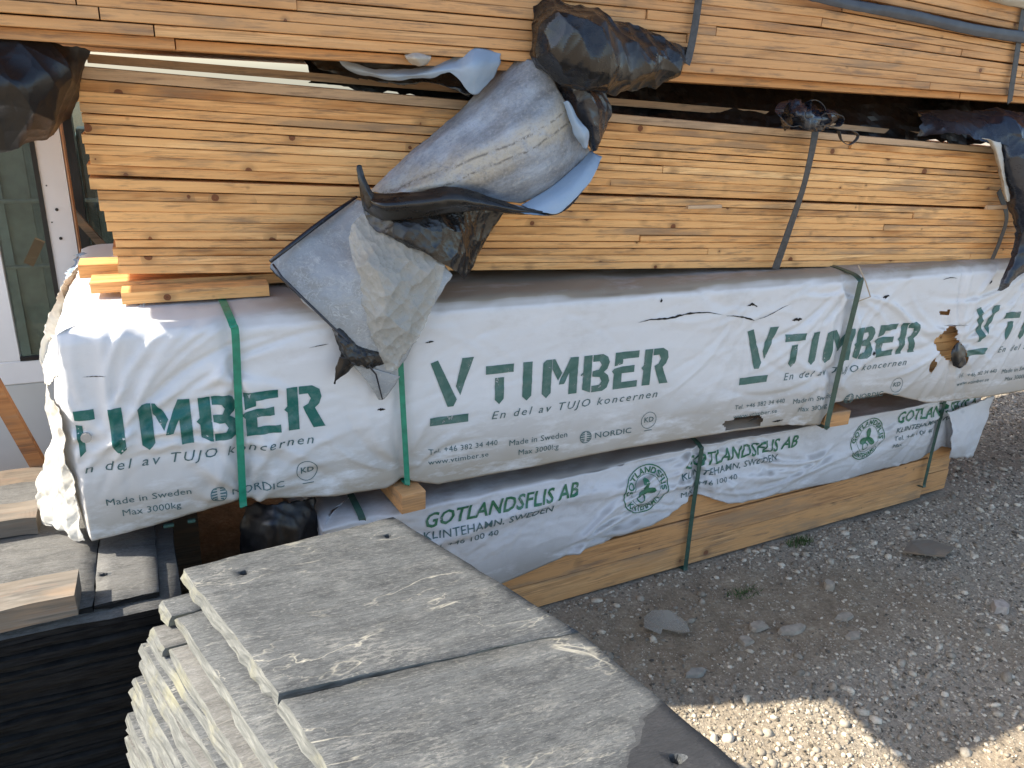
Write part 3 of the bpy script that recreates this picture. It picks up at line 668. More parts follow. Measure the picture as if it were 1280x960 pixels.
# ---- lettering on the film
def snap_mesh(polys, yfn, off, name, mat, parent, maxe=.010, label=None):
    bm = bmesh.new()
    for P in polys:
        vs = [bm.verts.new((x, 0, z)) for x, z in P]
        try: bm.faces.new(vs)
        except ValueError: pass
    bm.normal_update(); bmesh.ops.triangulate(bm, faces=bm.faces[:], ngon_method='EAR_CLIP')
    for _ in range(5):
        e = [q for q in bm.edges if q.calc_length() > maxe]
        if not e: break
        bmesh.ops.subdivide_edges(bm, edges=e, cuts=1); bm.normal_update(); bmesh.ops.triangulate(bm, faces=bm.faces[:])
    bm.normal_update()
    c_ = np.array([v.co[:] for v in bm.verts]); y = yfn(c_[:, 0], c_[:, 2])-off
    for v, q in zip(bm.verts, y): v.co.y = q
    for f in bm.faces:
        if f.normal.y > 0: f.normal_flip()
        f.smooth = True
    me = bpy.data.meshes.new(name); bm.to_mesh(me); bm.free(); me.materials.append(mat); o = put(name, me, parent); o['_base'] = parent['_base']
    if label: o['label'] = label
    return o
def text_polys(txt, x0, x1, z, h, shear=0, bold=0, space=1.0, arc=None):
    cu = bpy.data.curves.new('lettering', 'FONT'); cu.body = txt; cu.size = 1; cu.resolution_u = 2; cu.space_character = space; cu.offset = bold
    to = bpy.data.objects.new('lettering', cu); COL.objects.link(to); dg = bpy.context.evaluated_depsgraph_get(); dg.update()
    me = bpy.data.meshes.new_from_object(to.evaluated_get(dg)); co = np.array([v.co[:] for v in me.vertices]); fs = [tuple(p.vertices) for p in me.polygons]
    bpy.data.objects.remove(to); bpy.data.curves.remove(cu); bpy.data.meshes.remove(me)
    cap = .69; X_ = co[:, 0]; Yy = co[:, 1]/cap*h; sx = (x1-x0)/(X_.max()-X_.min()) if x1 is not None else h/cap
    X_ = (X_-X_.min())*sx+Yy*shear
    if arc is None: return [[(x0+X_[i], z+Yy[i]) for i in f] for f in fs]
    cx, cz, R, a0, a1, aspect = arc; sg = 1 if a1 < a0 else -1; X_ = X_/X_.max(); a = a0+(a1-a0)*X_; rr = R+sg*Yy
    return [[(cx+cos(a[i])*rr[i]*aspect, cz+sin(a[i])*rr[i]) for i in f] for f in fs]
GL = {
 'I': [[(0, 1), (.25, 1), (.25, .12), (.125, 0), (0, .12)]],
 'T': [[(0, 1), (.74, 1), (.74, .79), (0, .79)], [(.25, .68), (.49, .68), (.49, .12), (.37, 0), (.25, .12)]],
 'M': [[(0, .93), (.09, 1), (.25, 1), (.25, .12), (.125, 0), (0, .12)], [(.265, 1), (.33, 1), (.55, .62), (.45, .42), (.265, .74)], [(.77, 1), (1, 1), (1, .03), (.76, .03), (.76, .60), (.62, .32), (.47, .32), (.49, .40)]],
 'B': [[(0, 1), (.24, 1), (.24, .0), (.0, .1), (0, .42), (-.07, .5), (0, .57)], [(.27, 1), (.56, 1), (.70, .92), (.76, .78), (.71, .60), (.61, .52), (.74, .42), (.80, .26), (.74, .08), (.60, 0), (.27, 0), (.27, .18), (.50, .18), (.56, .27), (.50, .39), (.27, .43), (.27, .58), (.46, .60), (.52, .72), (.46, .82), (.27, .82)]],
 'E': [[(0, 1), (.72, 1), (.72, .81), (.24, .81), (.24, .68), (0, .63)], [(0, .57), (.24, .61), (.62, .61), (.62, .42), (.24, .42), (.24, .18), (.74, .18), (.74, 0), (0, 0), (0, .42), (-.07, .5)]],
 'R': [[(0, 1), (.24, 1), (.24, 0), (0, 0), (0, .42), (-.07, .5), (0, .57)], [(.27, 1), (.56, 1), (.72, .90), (.76, .72), (.70, .56), (.60, .47), (.82, 0), (.55, 0), (.38, .40), (.34, .52), (.46, .58), (.52, .70), (.46, .82), (.27, .82)]],
 'V': [[(0, .95), (.17, 1), (.62, .14), (.54, 0), (.40, 0)], [(.74, 1), (1.02, 1), (.70, .22), (.60, .42)]]}
def disc(cx, cz, r0, r1, n=28, a0=0, a1=2*pi, asp=1):
    return [[(cx+cos(a0+(a1-a0)*k/n)*r1*asp, cz+sin(a0+(a1-a0)*k/n)*r1), (cx+cos(a0+(a1-a0)*(k+1)/n)*r1*asp, cz+sin(a0+(a1-a0)*(k+1)/n)*r1),
             (cx+cos(a0+(a1-a0)*(k+1)/n)*r0*asp, cz+sin(a0+(a1-a0)*(k+1)/n)*r0), (cx+cos(a0+(a1-a0)*k/n)*r0*asp, cz+sin(a0+(a1-a0)*k/n)*r0)] for k in range(n)]
def clip(polys, xmin=-.2, xmax=3.3, zmin=.1):
    return [p for p in polys if min(q[0] for q in p) > xmin and max(q[0] for q in p) < xmax and sum(q[1] for q in p)/len(p) > zmin]
def clipx(P, xm):
    r = []
    for i in range(len(P)):
        a, b = P[i], P[(i+1) % len(P)]
        if a[0] >= xm: r.append(a)
        if (a[0] >= xm) != (b[0] >= xm): t = (xm-a[0])/(b[0]-a[0]); r.append((xm, a[1]+(b[1]-a[1])*t))
    return r
for k, x0 in enumerate((-.372, .530, 1.430, 2.315)):
    big = []
    for ch, dx_ in (('T', .137), ('I', .234), ('M', .287), ('B', .400), ('E', .490), ('R', .578)):
        for P in GL[ch]: big.append([(x0+dx_+px_*.0975, .655+pz_*.100) for px_, pz_ in P])
    for P in GL['V']: big.append([(x0+px_*.104, .664+pz_*.118) for px_, pz_ in P])
    big.append([(x0-.002, .620), (x0+.094, .620), (x0+.094, .641), (x0-.002, .641)])
    big = [clipx(P, -.199) for P in big]; big = [P for P in big if len(P) > 2]
    snap_mesh(big, wy, .0013, 'large_lettering', M_INK if k == 0 else M_INKFADE, wrap, label='dark green stencil lettering' if k == 0 else None)
    sm = text_polys('En del av TUJO koncernen', x0+.155, x0+.628, .617, .0205, .28, .0, 1.28)
    sm += text_polys('Tel. +46 382 34 440', x0-.005, x0+.173, .546, .0135, 0, 0, 1.05)
    sm += text_polys('www.vtimber.se', x0-.005, x0+.150, .518, .0125, 0, 0, 1.05)
    sm += text_polys('Made in Sweden', x0+.205, x0+.368, .538, .0155, 0, 0, 1.02)
    sm += text_polys('Max 3000kg', x0+.232, x0+.345, .508, .0150, 0, 0, 1.02)
    sm += text_polys('NORDIC', x0+.450, x0+.560, .523, .0150, 0, .008, 1.02)
    cx, cz = x0+.422, .530
    for q in range(5): a = -.9+q*.42; sm += [[(cx-.015*cos(a)+(.0 if q != 2 else 0), cz+.015*sin(a)), (cx-.003, cz+.015*sin(a)+.001), (cx-.003, cz+.015*sin(a)+.0038), (cx-.015*cos(a), cz+.015*sin(a)+.0038)], [(cx+.003, cz+.015*sin(a)+.001), (cx+.015*cos(a), cz+.015*sin(a)), (cx+.015*cos(a), cz+.015*sin(a)+.0038), (cx+.003, cz+.015*sin(a)+.0038)]]
    sm += disc(cx, cz, .0150, .0172)
    sm += disc(x0+.612, .552, .0225, .0240)+text_polys('KD', x0+.598, x0+.627, .547, .0145, 0, .01)+text_polys('SE-1234', x0+.600, x0+.625, .536, .005)[:0]
    sm += [[(x0+.600, .5215), (x0+.625, .5215), (x0+.625, .5235), (x0+.600, .5235)]]
    snap_mesh(clip(sm, -.196, 3.3, .1), wy, .0013, 'small_lettering', M_INKSM, wrap)
# tears: dark lining showing through narrow slits
def slit(pts, wd, seed=0):
    rs = random.Random(seed); P = pz(pts); Q = catmull([(a, b, 0) for a, b in P], np.linspace(0, 1, len(P)*6)); A = []; n = len(Q)
    for i in range(n):
        h = wd*sin(pi*(i+.4)/(n-.2))*rs.uniform(.35, 1.2); A.append((Q[i][0], Q[i][1]+h)); 
    B = [(Q[i][0], Q[i][1]-wd*sin(pi*(i+.4)/(n-.2))*rs.uniform(.2, .9)) for i in range(n)]
    return [[A[i], A[i+1], B[i+1], B[i]] for i in range(n-1)]
T_ = [slit([(798, 404), (815, 400), (838, 398), (860, 393), (885, 391), (905, 394)], .0036, 1), slit([(908, 395), (925, 396), (938, 399), (944, 401)], .003, 2), slit([(944, 400), (958, 396), (975, 387), (990, 380)], .0014, 3), slit([(935, 383), (942, 381), (948, 384)], .005, 4), slit([(991, 401), (1003, 399)], .006, 5), slit([(532, 429), (543, 427)], .003, 6), slit([(472, 513), (482, 512)], .005, 7), slit([(386, 435), (400, 432), (412, 430)], .0012, 8), slit([(103, 471), (120, 470), (133, 468)], .0012, 9), slit([(826, 377), (829, 376)], .007, 10), slit([(1103, 372), (1110, 369)], .006, 11), slit([(1236, 354), (1240, 352)], .008, 12), slit([(1178, 350), (1188, 347), (1197, 348)], .0018, 13), slit([(1090, 443), (1094, 441)], .008, 14), slit([(936, 528), (944, 524), (950, 523)], .004, 15), slit([(966, 528), (980, 525)], .004, 16), slit([(1180, 407), (1208, 406)], .0012, 17)]
for q in T_: snap_mesh(q, wy, .0016, 'tear', M_TEAR, wrap, .02)
# torn lining flap and burnt rim at the large hole
V, F, mi = sheet([[(1192, 432, -.012), (1199, 428, -.018), (1206, 436, -.012)], [(1188, 445, -.02), (1198, 443, -.028), (1208, 448, -.02)], [(1192, 458, -.014), (1200, 460, -.02), (1207, 456, -.014)]], 16, 16, .006, 40, seed=3, rag=.003)
part('torn_lining', V, F, [M_BLACK, M_BLACK], wrap, True, mi)
# nail dimple with disc
c_ = at(108, 545, 0); V, F = tube([(c_.x, -.004, c_.z), (c_.x, -.012, c_.z)], .010, 10); part('nail_washer', V, F, plain('washer', (.42, .38, .33), .6), wp)

# crinkled torn film hanging at the left end
V, F, mi = sheet([[(60, 480, .10), (66, 500, .04), (74, 520, .0)], [(62, 540, .14), (72, 560, .06), (84, 580, .005)], [(50, 590, .16), (72, 605, .08), (92, 620, .01)], [(47, 640, .16), (70, 655, .09), (98, 655, .02)], [(56, 656, .14), (80, 664, .08), (108, 676, .02)]], 100, 140, .016, 13, .003, 5, rag=.006)
part('torn_wrap_end', V, F, [M_WRAPTORN, M_WRAPTORN], wp, False, mi, 'cream coloured torn film at the left end')
V, F, mi = sheet([[(112, 322, .70), (140, 318, .72), (150, 330, .6)], [(86, 345, .45), (100, 350, .5), (120, 358, .5)], [(62, 395, .22), (75, 400, .24), (95, 402, .3)], [(50, 440, .12), (60, 440, .12), (76, 430, .08)], [(55, 480, .12), (60, 480, .08), (74, 470, .03)]], 90, 150, .014, 13, .003, 6, rag=.005)
part('torn_wrap_end', V, F, [M_WRAPTORN, M_WRAPTORN], wp, False, mi)
V, F, mi = sheet([[(96, 318, .78), (120, 312, .80), (146, 322, .8)], [(92, 330, .66), (118, 328, .68), (146, 338, .7)], [(84, 345, .55), (112, 350, .55), (140, 352, .55)]], 40, 30, .014, 20, .006, 8, rag=.010)
part('torn_wrap_end', V, F, [M_BLUE, M_WRAPTORN], wp, True, mi, 'bluish crumpled film on the top left corner')

def green_strap(parent, xa, xb, z1, z0, yfront, ytop, wd, mat, name='green_strap', lab=None, back=.8):
    pts = [(xa-.012, ytop+back, z1+.012), (xa-.012, ytop+.25, z1+.013), (xa-.008, ytop+.05, z1+.012), (xa-.003, yfront-.002, z1-.002), (xa, yfront-.006, z1-.03), ((xa+xb)/2, yfront-.004, (z1+z0)/2), (xb, yfront-.006, z0+.02), (xb, yfront+.0, z0-.004), (xb, yfront+.1, z0-.008)]
    nn = [(0, 0, 1), (0, 0, 1), (0, -.2, 1), (0, -1, .6), (0, -1, 0), (0, -1, 0), (0, -1, 0), (0, -1, -.6), (0, 0, -1)]
    V, F = band(pts, wd, .0012, nn, 6); o = part(name, V, F, mat, parent, label=lab); return o
green_strap(wp, .112, .098, .908, .497, -.004, 0, .0155, M_GREEN)
green_strap(wp, .452, .468, .908, .487, -.004, 0, .0130, M_GREEN)
green_strap(wp, 1.785, 1.765, .908, .457, -.010, 0, .0200, M_DKGREEN, lab='faded green strap')
green_strap(wp, 3.05, 3.05, .908, .457, -.010, 0, .0200, M_DKGREEN)
# strap tails under the pack's left end
for a_, b_ in (((205, 661), (217, 653)), ((235, 655), (244, 647))):
    A_, B_ = at(*a_, .01), at(*b_, .01); V, F = boxvf(A_.x, B_.x, .0, .01, A_.z+.006, A_.z+.012, .001); part('strap_tail', V, F, M_DKGREEN, wp)

# ------------------------------------------------------------------ lower pack
YL = lambda x: .035+.068*(x-.88)
lp = thing('wrapped_timber_pack', 'lower timber pack on the gravel with crumpled white wrap over bare brown beams', 'timber pack', (1.45, YL(1.45)+.3, 0))
for lvl, (z0, z1) in enumerate(((0.0, .083), (.086, .166), (.170, .248), (.251, .325), (.328, .395))):
    for a, b in (((.30, 2.475), (2.478, 2.63)) if lvl == 0 else ((.30, 2.47), (2.473, 2.62)) if lvl == 1 else ((.30, 2.60),)):
        board_part(lp, a, b, (lambda q: lambda x: YL(x)+q)(random.uniform(0, .006)+(.012 if a > 2.4 else 0)), (lambda q: lambda x: q)(z0), z1-z0, .12, M_BEAM, 'beam', 6, 'dark grey stained beam end' if a > 2.4 else None)
core(lp, [((lambda q: lambda x: q)(z0), z1-z0) for z0, z1 in ((0, .083), (.086, .166), (.170, .248), (.251, .325), (.328, .395))], .30, 2.60, lambda x: YL(x)+.128, .75, M_BEAM)
CL = make_creases(8, 160, .25, 2.65, .12, .42, .0030, [(1.371, .40, 2.6, 6.8, 30, .08, .45, .0065), (2.45, .42, 2.8, 6.2, 24, .08, .4, .006), (.40, .40, 3.0, 6.2, 22, .08, .4, .006), (.95, .22, -.3, .6, 10, .2, .5, .010), (1.9, .25, 2.6, 3.4, 10, .2, .5, .009)])
def ly(x, z):
    x = np.asarray(x, float); z = np.asarray(z, float); p = np.stack([x, z, 0*x], 1)
    d = eval_creases(CL, x, z)+.008*fbm(p*np.array([3, 7, 1]), 61, 2)+.0035*crumple(p, 7, 63)+.012
    d += .010*np.exp(-((z-.30+.05*np.sin(x*4+1))/.018)**2)
    for sx in (.385, 1.371, 2.445): d -= .012*np.exp(-((x-sx)/.02)**2)
    d += .006*np.clip((.22-z)/.1, 0, 1)
    return -np.maximum(d, -.003)+YL(x)
def zbot_low(x):
    xs = [.2, .5, .72, .94, 1.094, 1.283, 1.36, 1.392, 1.5, 1.675, 2.011, 2.23, 2.383, 2.46, 2.50, 2.60, 2.68]
    zs = [.12, .12, .128, .163, .185, .208, .25, .252, .205, .190, .183, .178, .178, .192, .215, .185, .20]
    return np.interp(x, xs, zs)
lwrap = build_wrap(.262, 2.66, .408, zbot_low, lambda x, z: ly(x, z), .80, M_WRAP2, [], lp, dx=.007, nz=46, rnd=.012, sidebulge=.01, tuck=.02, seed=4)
for k, x0 in enumerate((.376, 1.179, 2.082)):
    P = []; cx = x0; cz = .318; asp = 1.0
    P += disc(cx, cz, .073, .0765, 40, asp=asp)+disc(cx, cz, .047, .0485, 32, asp=asp)
    P += text_polys('GOTLANDSFLIS', 0, 1, 0, .017, 0, .03, 1.1, (cx, cz, .052, 3.25, -.1, asp))
    P += text_polys('KLINTEHAMN', 0, 1, 0, .016, 0, .03, 1.1, (cx, cz, .069, 3.75, 5.68, asp))
    # emblem: a plain leafy shape on a curl
    P += [[(cx+.040*cos(a)*(.55+.35*cos(3*a+k)), cz+.004+.040*sin(a)*(.55+.35*cos(3*a+k))) for a in np.linspace(0, 2*pi, 26, endpoint=False)]]
    P += disc(cx-.012, cz-.022, .010, .014, 18)
    P += text_polys('GOTLANDSFLIS AB', x0+.135, x0+.575, .352, .038, .22, .02, 1.02)
    q = text_polys('KLINTEHAMN, SWEDEN', x0+.135, x0+.50, .318, .020, .05, .006, 1.05)+text_polys('Tel. +46 498 24 40 00', x0+.14, x0+.36, .286, .016, 0, 0, 1.05)[:0]
    q += text_polys('Tel. +46 100 40', x0+.14, x0+.34, .286, .016)+text_polys('Max', x0+.14, x0+.19, .258, .016)
    snap_mesh(clip(P, .275, 2.64, .2), ly, .0016, 'large_lettering', M_INKLOW, lwrap); snap_mesh(clip(q, .275, 2.64, .2), ly, .0016, 'small_lettering', M_INKSM, lwrap)
green_strap(lp, .36, .39, .418, .0, YL(.385)-.008, YL(.385), .0165, M_DKGREEN)
green_strap(lp, 1.371, 1.371, .418, .0, YL(1.371)-.006, YL(1.371), .0150, M_DKGREEN)
green_strap(lp, 2.447, 2.447, .418, .065, YL(2.447)-.012, YL(2.447), .0150, M_DKGREEN)
# loose white film corner at the right end
V, F, mi = sheet([[(1185, 515, .10), (1215, 505, .11), (1243, 495, .13)], [(1190, 540, .09), (1212, 535, .09), (1232, 530, .12)], [(1186, 573, .10), (1200, 572, .10), (1215, 572, .12)]], 30, 30, .005, 20, seed=12)
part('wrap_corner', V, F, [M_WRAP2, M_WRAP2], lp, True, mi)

# bearers between the packs
def bearer(x, y0, y1, z0, z1, wd, label, rz=0):
    V, F = boxvf(x-wd/2, x+wd/2, y0, y1, z0, z1, .002); o = single('bearer', V, F, M_BEAM, label, 'bearer', 'bearers between the packs'); o.rotation_euler.z = rz
bearer(.428, -.045, .75, .424, .474, .060, 'square brown bearer end sticking out between the packs under the second green strap', .12)
bearer(1.83, .01, .75, .436, .484, .10, 'brown bearer half hidden by torn film under the faded green strap')
bearer(2.55, .16, .8, .424, .470, .08, 'bearer between the packs near their right end')
V, F = boxvf(3.52, 3.68, .05, .48, 0, .455, .003); single('support_block', V, F, M_GREY, 'grey support block holding the overhanging right end of the white pack', 'block')
# straw/stick on the wrap
V, F = merge([tube([at(1073, 332, -.012), at(1082, 352, -.02), at(1088, 371, -.016)], .0018, 6), tube([at(1088, 371, -.016), at(1080, 374, -.016), at(1072, 377, -.012)], .0016, 6)])
single('bent_straw', V, F, plain('straw', (.45, .36, .26), .7), 'bent thin straw on the white wrap right of the faded strap', 'straw')
#SPLIT_B
# ------------------------------------------------------------------ slate stacks
def slab(quad, ztop, th, mats, label, holes=(), seed=0, res=14, rough_edge=.0025, name='slate_slab', group='slate slabs in the front stack', relief=.0016, bev=.009, drop=.0022):
    """quad: 4 xy corners (back-left, back-right, front-right, front-left)"""
    a, b, c_, d = [np.array(q, float) for q in quad]
    nu = max(4, int(np.linalg.norm(b-a)/.03*res/14)); nv = max(4, int(np.linalg.norm(d-a)/.03*res/14))
    U, Vv = np.meshgrid(np.linspace(0, 1, nu+1), np.linspace(0, 1, nv+1)); u = U[..., None]; v = Vv[..., None]
    P = a*(1-u)*(1-v)+b*u*(1-v)+c_*u*v+d*(1-u)*v
    E = ((U == 0) | (U == 1) | (Vv == 0) | (Vv == 1))
    q = np.concatenate([P.reshape(-1, 2), np.full((P.size//2, 1), seed*3.1)], 1)
    dn = np.stack([vn(q*55, 1), vn(q*55, 2)], 1).reshape(P.shape)+.8*np.stack([vn(q*14, 3), vn(q*14, 4)], 1).reshape(P.shape)
    P = P+dn*rough_edge*E[..., None]
    zt = ztop+relief*(fbm(q*np.array([5, 14, 1]), 5, 4)-.2).reshape(U.shape)-drop*E*(1+vn(q*40, 6).reshape(U.shape))
    n = U.size; W2 = nu+1
    T = np.concatenate([P.reshape(-1, 2), zt.reshape(-1, 1)], 1)
    # split edge: one middle ring between top and bottom
    ring = [i for i in range(nu+1)]+[j*W2+nu for j in range(1, nv+1)]+[nv*W2+i for i in range(nu-1, -1, -1)]+[j*W2 for j in range(nv-1, 0, -1)]
    cen = T[:, :2].mean(0); dirx = (b-a)/np.linalg.norm(b-a); halfw = np.linalg.norm(b-a)/2; Rg = T[ring]; m_ = len(ring)
    def rr(z, k, s): 
        g = Rg.copy(); dd = g[:, :2]-cen; dd /= np.linalg.norm(dd, axis=1, keepdims=True); k = k*np.clip((-dd[:, 0]-.25)/.5, 0, 1)*np.clip((-(g[:, :2]-cen)@dirx-.8*halfw)/(.2*halfw), 0, 1); g[:, :2] += dd*(k+rough_edge*1.6*vn(np.c_[g[:, :2]*60, np.full(m_, s+seed)], 7))[:, None] if not np.isscalar(k) else dd*(k+rough_edge*1.6*vn(np.c_[g[:, :2]*60, np.full(m_, s+seed)], 7))[:, None]
        g[:, 2] = z+.0008*vn(np.c_[g[:, :2]*50, np.full(m_, s*2.)], 8); return g
    r1 = rr(ztop-th*.45, bev*.55, 1); r2 = rr(ztop-th+.001, bev, 2)
    Vt = np.vstack([T, r1, r2]); F = []; mi = []
    for j in range(nv):
        for i in range(nu): k = j*W2+i; F.append((k, k+W2, k+W2+1, k+1)); mi.append(0)
    for k in range(m_):
        k2 = (k+1) % m_
        F.append((ring[k], ring[k2], n+k2, n+k)); mi.append(1); F.append((n+k, n+k2, n+m_+k2, n+m_+k)); mi.append(1)
    F.append(tuple(n+m_+k for k in range(m_))); mi.append(1)
    o = single(name, Vt, F, mats, label, 'slate slab', group, False, mi)
    for p in o.data.polygons: p.use_smooth = p.material_index == 0
    if holes:
        hb = bmesh.new()
        for hx, hy, hr in holes:
            g = bmesh.ops.create_cone(hb, cap_ends=True, segments=13, radius1=hr*.75, radius2=hr*1.15, depth=th*1.6)
            bmesh.ops.translate(hb, verts=g['verts'], vec=(hx-o.location.x, hy-o.location.y, (ztop-th*.55)-o.location.z))
            for v_ in g['verts']: v_.co.x += random.uniform(-.0012, .0012); v_.co.y += random.uniform(-.0012, .0012)
            # chipped flake round the rim
            g = bmesh.ops.create_cone(hb, cap_ends=True, segments=9, radius1=hr*.6, radius2=hr*1.15, depth=.0018)
            bmesh.ops.scale(hb, verts=g['verts'], vec=(1.35, .9, 1)); bmesh.ops.translate(hb, verts=g['verts'], vec=(hx-o.location.x+hr*.8, hy-o.location.y-.001, ztop-.0006-o.location.z))
            for v_ in g['verts']: v_.co.x += random.uniform(-.002, .002); v_.co.y += random.uniform(-.0015, .0015)
        hm = bpy.data.meshes.new('cut'); hb.to_mesh(hm); hb.free(); hm.materials.append(M_SLATE); ho = bpy.data.objects.new('cut', hm); COL.objects.link(ho); ho.location = o.location
        md = o.modifiers.new('holes', 'BOOLEAN'); md.object = ho; md.operation = 'DIFFERENCE'; md.solver = 'EXACT'; md.use_self = True
        md.material_mode = 'TRANSFER'
        dg = bpy.context.evaluated_depsgraph_get(); dg.update(); nm = bpy.data.meshes.new_from_object(o.evaluated_get(dg))
        if len(nm.polygons) > 50:
            o.modifiers.clear(); o.data = nm
        else: o.modifiers.clear()
        bpy.data.objects.remove(ho)
    return o
SZ = .500
def s2(px, py, z=SZ): p = atz(px, py, z); return (p.x, p.y)
BL, BR, GLp = s2(229, 711), s2(492, 646), s2(348, 865)
GR = s2(722, 789) 
FR, FL = s2(960, 985), s2(432, 990)
TK = .025
slab([BL, BR, GR, GLp], SZ, TK, [M_SLATE, M_SEDGE], 'top back slate slab of the front stack, two nail holes along its far edge', [(*s2(305, 716), .008), (*s2(485, 670), .007)], 1, 20, drop=.0006, relief=.0009)
g2 = s2(353, 873)
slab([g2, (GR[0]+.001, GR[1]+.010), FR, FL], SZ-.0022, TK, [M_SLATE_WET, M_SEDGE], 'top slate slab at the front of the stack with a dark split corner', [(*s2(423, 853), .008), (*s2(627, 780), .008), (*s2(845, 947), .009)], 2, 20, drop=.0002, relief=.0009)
offs = [(-.034, -.055), (-.054, -.10), (-.064, -.09), (-.078, -.095), (-.068, -.10), (-.088, -.12), (-.092, -.13), (-.085, -.125), (-.105, -.145), (-.098, -.14), (-.112, -.155), (-.104, -.17)]
names = ['second', 'third', 'fourth', 'fifth', 'sixth', 'seventh', 'eighth', 'ninth', 'tenth', 'eleventh', 'twelfth', 'thirteenth']
back = [(203, 750), (190, 783), (187, 792), (177, 803), (176, 822), (168, 845), (166, 858), (168, 872), (160, 890), (163, 905), (160, 918), (163, 935)]
z = SZ-TK-.0015; ux = np.array(BR)-np.array(BL); ux /= np.linalg.norm(ux); vx = np.array(s2(410, 960))-np.array(BL); vx /= np.linalg.norm(vx)
for k, nm in enumerate(names):
    th = .024 if k == 0 else random.choice([.013, .016, .021, .017])
    c0 = np.array(s2(*back[k], z)); 
    jx = c0; uu = ux+vx*random.uniform(-.03, .03); vv = vx+ux*random.uniform(-.035, .035); w_ = random.uniform(.44, .47); d1 = random.uniform(.36, .42); gp = random.uniform(.004, .010)
    if k == 0: d1 = .055+.0
    if k == 1: d1 = .07
    mats = [M_SLATE_L if k % 3 == 1 else M_SLATE, M_SEDGE]
    A, B = jx, jx+uu*w_; C_, D_ = B+vv*d1, A+vv*d1
    if k < 2:
        # narrow strip slab at the back, then a long one
        slab([A, B, C_, D_], z, th, mats, 'narrow slate strip at the back of the %s layer down in the front stack' % nm, seed=10+k, res=12)
    else:
        slab([A, B, C_, D_], z, th, mats, 'back slate slab of the %s layer down in the front stack' % nm, seed=10+k, res=10)
    s_ = random.uniform(-.012, .012); A2 = D_+vv*gp+ux*s_; B2 = C_+vv*gp+ux*s_; d2 = .86-d1
    slab([A2, B2, B2+vv*d2, A2+vv*d2], z-.0005, th-.001, mats, 'front slate slab of the %s layer down in the front stack' % nm, seed=40+k, res=10)
    z -= th+.0012
k = 0
while z > .012:
    th = min(.024, z+.004); c0 = np.array(BL)+ux*(-.11+random.uniform(-.012, .012))+vx*(.16+random.uniform(-.02, .02))
    slab([c0, c0+ux*.45, c0+ux*.45+vx*.80, c0+vx*.80], z, th, [M_SLATE, M_SEDGE], 'slate slab low in the front stack, %s below the thirteenth layer' % ('first second third fourth fifth sixth seventh eighth ninth tenth eleventh twelfth thirteenth fourteenth fifteenth sixteenth'.split()[k]), seed=70+k, res=7, group='slate slabs in the front stack'); z -= th+.001; k += 1

# left stack, partly under the white pack
LZ = .42
def l2(px, py, z=LZ): p = atz(px, py, z); return (p.x, p.y)
G2 = 'slate slabs in the left stack'
xr, yf, yb = -.083, -.165, .42
sk = .02
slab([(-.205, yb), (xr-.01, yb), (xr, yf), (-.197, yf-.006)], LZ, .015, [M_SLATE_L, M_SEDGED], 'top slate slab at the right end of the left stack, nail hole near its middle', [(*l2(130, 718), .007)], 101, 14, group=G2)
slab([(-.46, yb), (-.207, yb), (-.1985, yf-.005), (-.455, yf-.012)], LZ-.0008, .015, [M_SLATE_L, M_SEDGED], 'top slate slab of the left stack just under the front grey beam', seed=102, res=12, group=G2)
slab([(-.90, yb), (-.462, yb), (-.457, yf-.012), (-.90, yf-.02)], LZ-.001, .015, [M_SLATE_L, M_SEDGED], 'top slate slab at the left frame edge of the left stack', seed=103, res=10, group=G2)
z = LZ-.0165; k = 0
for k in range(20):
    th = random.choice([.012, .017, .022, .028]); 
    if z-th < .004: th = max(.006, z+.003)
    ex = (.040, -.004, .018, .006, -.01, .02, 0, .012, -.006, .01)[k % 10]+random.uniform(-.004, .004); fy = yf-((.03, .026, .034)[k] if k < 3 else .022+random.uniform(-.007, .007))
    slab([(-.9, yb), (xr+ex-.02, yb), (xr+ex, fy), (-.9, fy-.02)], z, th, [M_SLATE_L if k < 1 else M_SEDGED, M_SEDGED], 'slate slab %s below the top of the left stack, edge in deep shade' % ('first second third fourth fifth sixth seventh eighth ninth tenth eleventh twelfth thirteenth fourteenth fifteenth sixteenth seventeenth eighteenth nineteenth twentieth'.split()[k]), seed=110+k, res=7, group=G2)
    z -= th+.002
    if z < .01: break

# grey beams lying on the left stack
def rough_beam(x0, x1, y0, y1, z0, z1, label, mat, name='weathered_beam', rz=0, seed=1, cat='beam', group=None):
    n = 70; sec = [(0, 0), (.5, 0), (1, 0), (1, .5), (1, 1), (.5, 1), (0, 1), (0, .5)]; V = []
    for k in range(n):
        x = x0+(x1-x0)*k/(n-1)
        for a, b in sec: V.append([x, y0+(y1-y0)*a, z0+(z1-z0)*b])
    V = np.array(V); V += .0045*np.stack([vn(V*14+seed, 1), vn(V*14+seed, 2), vn(V*14+seed, 3)], 1)
    F = [(k*8+i, k*8+8+i, k*8+8+(i+1) % 8, k*8+(i+1) % 8) for k in range(n-1) for i in range(8)]+[tuple(range(8)), tuple(range(n*8-1, n*8-9, -1))]
    o = single(name, V, F, mat, label, cat, group); o.rotation_euler.z = rz; return o
rough_beam(-.85, -.222, -.205, -.115, .4215, .468, 'cracked grey beam lying along the front edge of the left slate stack', M_GREY, seed=3, group='old beams on the left slate stack')
rough_beam(-.90, -.320, .14, .23, .4215, .462, 'shorter grey beam farther back on the left slate stack, at the left frame edge', M_GREY, seed=5, group='old beams on the left slate stack')
rough_beam(-1.2, -.225, .46, .60, .0, .372, 'dark beam behind the left slate stack at the foot of the door panel', M_GREY, seed=8, group='old beams on the left slate stack')

